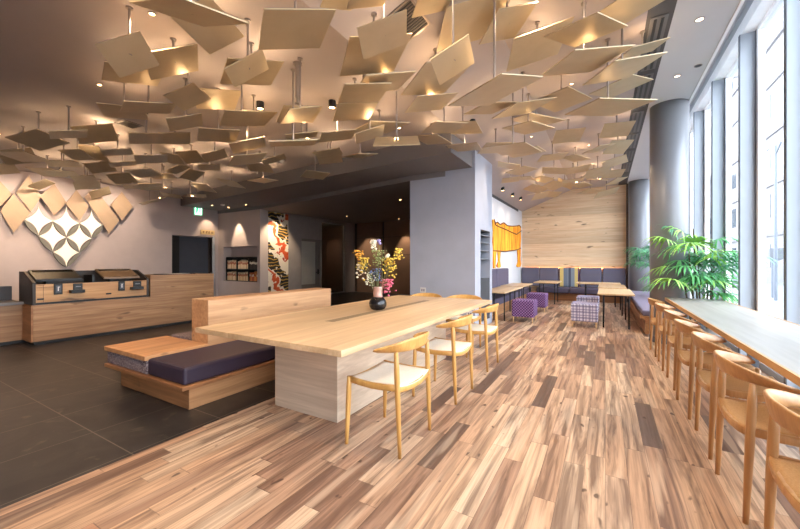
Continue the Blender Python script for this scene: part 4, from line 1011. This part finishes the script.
# wall washers over the counter
for y in (2.0, 3.0, 4.2, 1.0):
    downlight(-10.2, y, 3.28, 'wall washer lamp over the counter wall, %s' % {2.0: 'above the nearest diamonds', 3.0: 'above the lit stars', 4.2: 'towards the doorway', 1.0: 'at the picture edge'}[y], r=.03, drop=.03)
    lamp('SPOT', (-10.2, y, 3.22), 62, (1, .80, .62), .03, 120, .9, (-11.28, y + .05, 1.9))

def grille(name, label, cx, cy, z, w, d, rot, nsl, mat):
    t = thing(name, label, 'air vent', (cx, cy, z), rot)
    obj('frame', boxes((-w / 2, w / 2, -d / 2, -d / 2 + .02, -.012, -.001), (-w / 2, w / 2, d / 2 - .02, d / 2, -.012, -.001), (-w / 2, -w / 2 + .02, -d / 2, d / 2, -.012, -.001), (w / 2 - .02, w / 2, -d / 2, d / 2, -.012, -.001)), mat, t, local=True)
    obj('backing', boxes((-w / 2, w / 2, -d / 2, d / 2, -.004, -.001)), M['black'], t, local=True)
    for k in range(nsl):
        y = -d / 2 + .03 + (d - .06) * k / (nsl - 1)
        obj('slat', boxes((-w / 2 + .02, w / 2 - .02, y - .006, y + .004, -.012, -.004)), plain('vent_slat', (92, 84, 80), .5) if k == 0 else bpy.data.materials['vent_slat'], t, local=True)
    return t
g = grille('ceiling_vent', 'square slatted air vent in the ceiling above the table', -1.62, 2.86, 3.41, .40, .40, .0, 12, M['steel']); g.rotation_euler = (0, -math.atan(.39), 0); g.location.z = ceil_z(-1.62) - .004
grille('ceiling_vent', 'small slatted air vent in the ceiling over the slate floor', -6.07, 2.54, 3.28, .26, .26, .1, 9, M['steel'])
for k, (y0, y1) in enumerate(((4.35, 5.5), (5.62, 6.75), (6.95, 8.0), (8.12, 9.1), (9.3, 10.2), (10.4, 11.4))):
    t = thing('slot_diffuser', 'long black two-slot air diffuser in the charcoal ceiling slot, %s from the camera' % ORD[k], 'air vent', (.47, (y0 + y1) / 2, 3.70), 0, 'slot diffusers')
    obj('frame', boxes((.395, .545, y0, y1, 3.692, 3.6995)), plain('diffuser_frame', (92, 91, 93), .5), t)
    for x in (.425, .485): obj('slot', boxes((x, x + .028, y0 + .04, y1 - .02, 3.690, 3.6925)), M['black'], t)
t = thing('sprinkler_pipe', 'grey sprinkler drop pipe below the ceiling beside the lit downlight', 'pipe', (-2.72, 2.62, 3.28))
bm = BM(); tube(bm, (-2.72, 2.62, 2.93), (-2.72, 2.62, 3.279), .022, n=12); obj('pipe', bm, M['steel'], t)
bm = BM(); tube(bm, (-2.72, 2.62, 3.262), (-2.72, 2.62, 3.279), .045, n=16); obj('flange', bm, M['steel'], t)
bm = BM(); tube(bm, (-2.72, 2.62, 2.87), (-2.72, 2.62, 2.93), .012, n=8); tube(bm, (-2.72, 2.62, 2.865), (-2.72, 2.62, 2.872), .025, n=12); obj('sprinkler_head', bm, M['steel'], t)
def disc_thing(name, label, cat, x, y, z, r, h):
    bm = BM(); lathe(bm, [(r, 0), (r, -h * .5), (r * .6, -h), (r * .05, -h)], (0, 0, 0), 20)
    o = obj(name, bm, M['white_plastic']); o.location = (x, y, z - .001); tag(o, label, cat)
disc_thing('smoke_detector', 'white smoke detector on the dark ceiling before the mural', 'smoke detector', -5.6, 4.95, 3.28, .07, .06)
disc_thing('smoke_detector', 'white round ceiling sensor under the lower ceiling by the niche', 'smoke detector', -9.9, 6.55, 2.97, .06, .04)
t = thing('wireless_unit', 'white flat ceiling unit with two short aerials on the dark ceiling', 'ceiling unit', (-6.5, 5.1, 3.279))
obj('body', boxes((-6.68, -6.36, 5.0, 5.2, 3.225, 3.279)), M['white_plastic'], t, .01)
bm = BM(); tube(bm, (-6.40, 5.02, 3.23), (-6.40, 5.02, 3.12), .008, n=6); obj('aerial', bm, M['white_plastic'], t)
bm = BM(); tube(bm, (-6.30, 5.06, 3.23), (-6.27, 5.06, 3.12), .008, n=6); tube(bm, (-6.40, 5.06, 3.24), (-6.30, 5.06, 3.23), .008, n=6); obj('aerial', bm, M['white_plastic'], t)
# light strip hidden behind the banquette back, washing the oak wall
t = tag(obj('led_strip', boxes((-2.5, .5, 13.283, 13.295, 1.03, 1.05)), emit('warm_strip', (255, 176, 96), 9)), 'warm light strip behind the banquette back cushions', 'light strip')

# ================================================================= STREET OUTSIDE
def building(label, x0, x1, y0, y1, h, mat, nc, nd, nf, fh=3.2, w=1.2, wh=1.5):
    t = thing('office_building', label, 'building', ((x0 + x1) / 2, (y0 + y1) / 2, -.1), 0)
    obj('facade', boxes((x0, x1, y0, y1, -.1, h)), mat, t)
    obj('cornice', boxes((x0 - .15, x1, y0 - .15, y1, h, h + .4)), M['facade2'], t)
    for j in range(nf):
        zc = .9 + j * fh
        obj('ledge', boxes((x0 - .12, x1, y0 - .12, y1, zc + wh + .5, zc + wh + .7)), M['facade2'], t)
        for i in range(nc):
            yc = y0 + (y1 - y0) * (i + .5) / nc
            obj('window', boxes((x0 - .03, x0 + .02, yc - w / 2, yc + w / 2, zc, zc + wh)), M['pane_out'], t)
        for i in range(nd):
            xc = x0 + (x1 - x0) * (i + .5) / nd
            obj('window', boxes((xc - w / 2, xc + w / 2, y0 - .03, y0 + .02, zc, zc + wh)), M['pane_out'], t)
building('pale office block across the street filling the nearest window bay', 9.2, 20, 27, 41, 15, M['facade'], 4, 4, 4)
building('low grey block further along the street seen past the palm', 6.2, 9.0, 44, 56, 9, M['facade2'], 3, 2, 2, 3.0, 1.0, 1.5)
building('tall pale block behind the others at the far end of the street', 9.5, 24, 62, 80, 36, M['facade'], 4, 5, 9)
t = thing('street_lamp', 'grey street lamp with two curved arms outside the nearest window', 'street lamp', (5.0, 16.8, -.1))
bm = BM(); tube(bm, (5.0, 16.8, -.1), (5.0, 16.8, 5.2), .05, .04, 10); obj('pole', bm, M['alu_dark'], t)
for s in (-1, 1):
    bm = BM()
    for a, b in (((0, 4.9), (.5, 5.25)), ((.5, 5.25), (1.0, 5.2))): tube(bm, (5.0, 16.8 + s * a[0], a[1]), (5.0, 16.8 + s * b[0], b[1]), .03, n=8)
    o = obj('arm', bm, M['alu_dark'], t)
    obj('lantern', boxes((4.9, 5.1, 16.8 + s * 1.0 - .2, 16.8 + s * 1.0 + .2, 5.1, 5.2)), M['white_plastic'], o)
t = thing('street_awning', 'grey scalloped awning on two posts on the far pavement', 'awning', (6.0, 18.0, -.1))
bm = BM(); prism(bm, [(5.2, 1.75), (6.7, 1.75), (6.7, 1.4), (6.45, 1.3), (6.2, 1.45), (5.95, 1.3), (5.7, 1.45), (5.45, 1.3), (5.2, 1.4)], 'y', 18.0, 18.15); obj('valance', bm, plain('grey_awning', (92, 94, 100), .7), t)
for x in (5.3, 6.6):
    bm = BM(); tube(bm, (x, 18.08, -.1), (x, 18.08, 1.4), .04, n=8); obj('post', bm, M['alu_dark'], t)
t = thing('traffic_cone', 'red traffic cone beneath the awning across the street', 'cone', (6.0, 17.5, -.1))
bm = BM(); tube(bm, (6.0, 17.5, -.06), (6.0, 17.5, .5), .13, .03, 14); obj('cone_body', bm, plain('cone_red', (150, 40, 46), .6), t)
obj('base', boxes((5.8, 6.2, 17.3, 17.7, -.1, -.06)), M['black'], t)
t = thing('parked_car', 'grey parked car at the kerb seen past the palm', 'car', (5.3, 26.0, -.1))
bm = BM(); prism(bm, [(24.0, .15), (24.0, .65), (24.9, .85), (25.5, 1.32), (27.0, 1.35), (27.7, .88), (28.1, .75), (28.1, .15)], 'x', 4.6, 6.2); obj('car_body', bm, plain('silver_car', (110, 112, 118), .3), t, .06)
bm = BM(); prism(bm, [(25.05, .87), (25.56, 1.28), (26.95, 1.30), (27.5, .9)], 'x', 4.57, 6.23); obj('car_window', bm, plain('car_glass', (40, 46, 54), .1), t)
for y in (24.75, 27.3):
    for x in (4.64, 6.16):
        bm = BM(); tube(bm, (x - .09, y, .21), (x + .09, y, .21), .31, n=20); obj('wheel', bm, M['black'], t)

# ================================================================= DAYLIGHT, CAMERA, OUTPUT LOOK
wd = bpy.data.worlds.new('sky'); SC.world = wd; wd.use_nodes = True
nt = wd.node_tree; g = G(nt); bg = nt.nodes['Background']
z = g.sep(g.coord('Generated'))[2]
nt.links.new(g.ramp(g.math('MULTIPLY_ADD', z, .5, .5), [(.45, (222, 226, 232)), (.55, (242, 246, 252)), (1, (214, 230, 252))]), bg.inputs['Color'])
bg.inputs['Strength'].default_value = SKY
cam = bpy.data.cameras.new('camera'); co = bpy.data.objects.new('camera', cam); COL.objects.link(co)
cam.sensor_width = 36; cam.lens = 355.6 * 36 / 800; cam.clip_start = .05; cam.clip_end = 300
co.location = (0, 0, 1.25); co.rotation_euler = (PI / 2, 0, PI / 6)
cam.shift_y = -2.5 / 800
SC.camera = co
vs = SC.view_settings
SC.display_settings.display_device = 'sRGB'
vs.view_transform = 'Standard'; vs.look = 'None'; vs.gamma = 1; vs.use_curve_mapping = False; vs.exposure = EXPO
cy = SC.cycles
cy.use_denoising = True; cy.max_bounces = 10; cy.diffuse_bounces = 6; cy.glossy_bounces = 4; cy.transparent_max_bounces = 12; cy.sample_clamp_indirect = 6.0; cy.caustics_reflective = False; cy.caustics_refractive = False
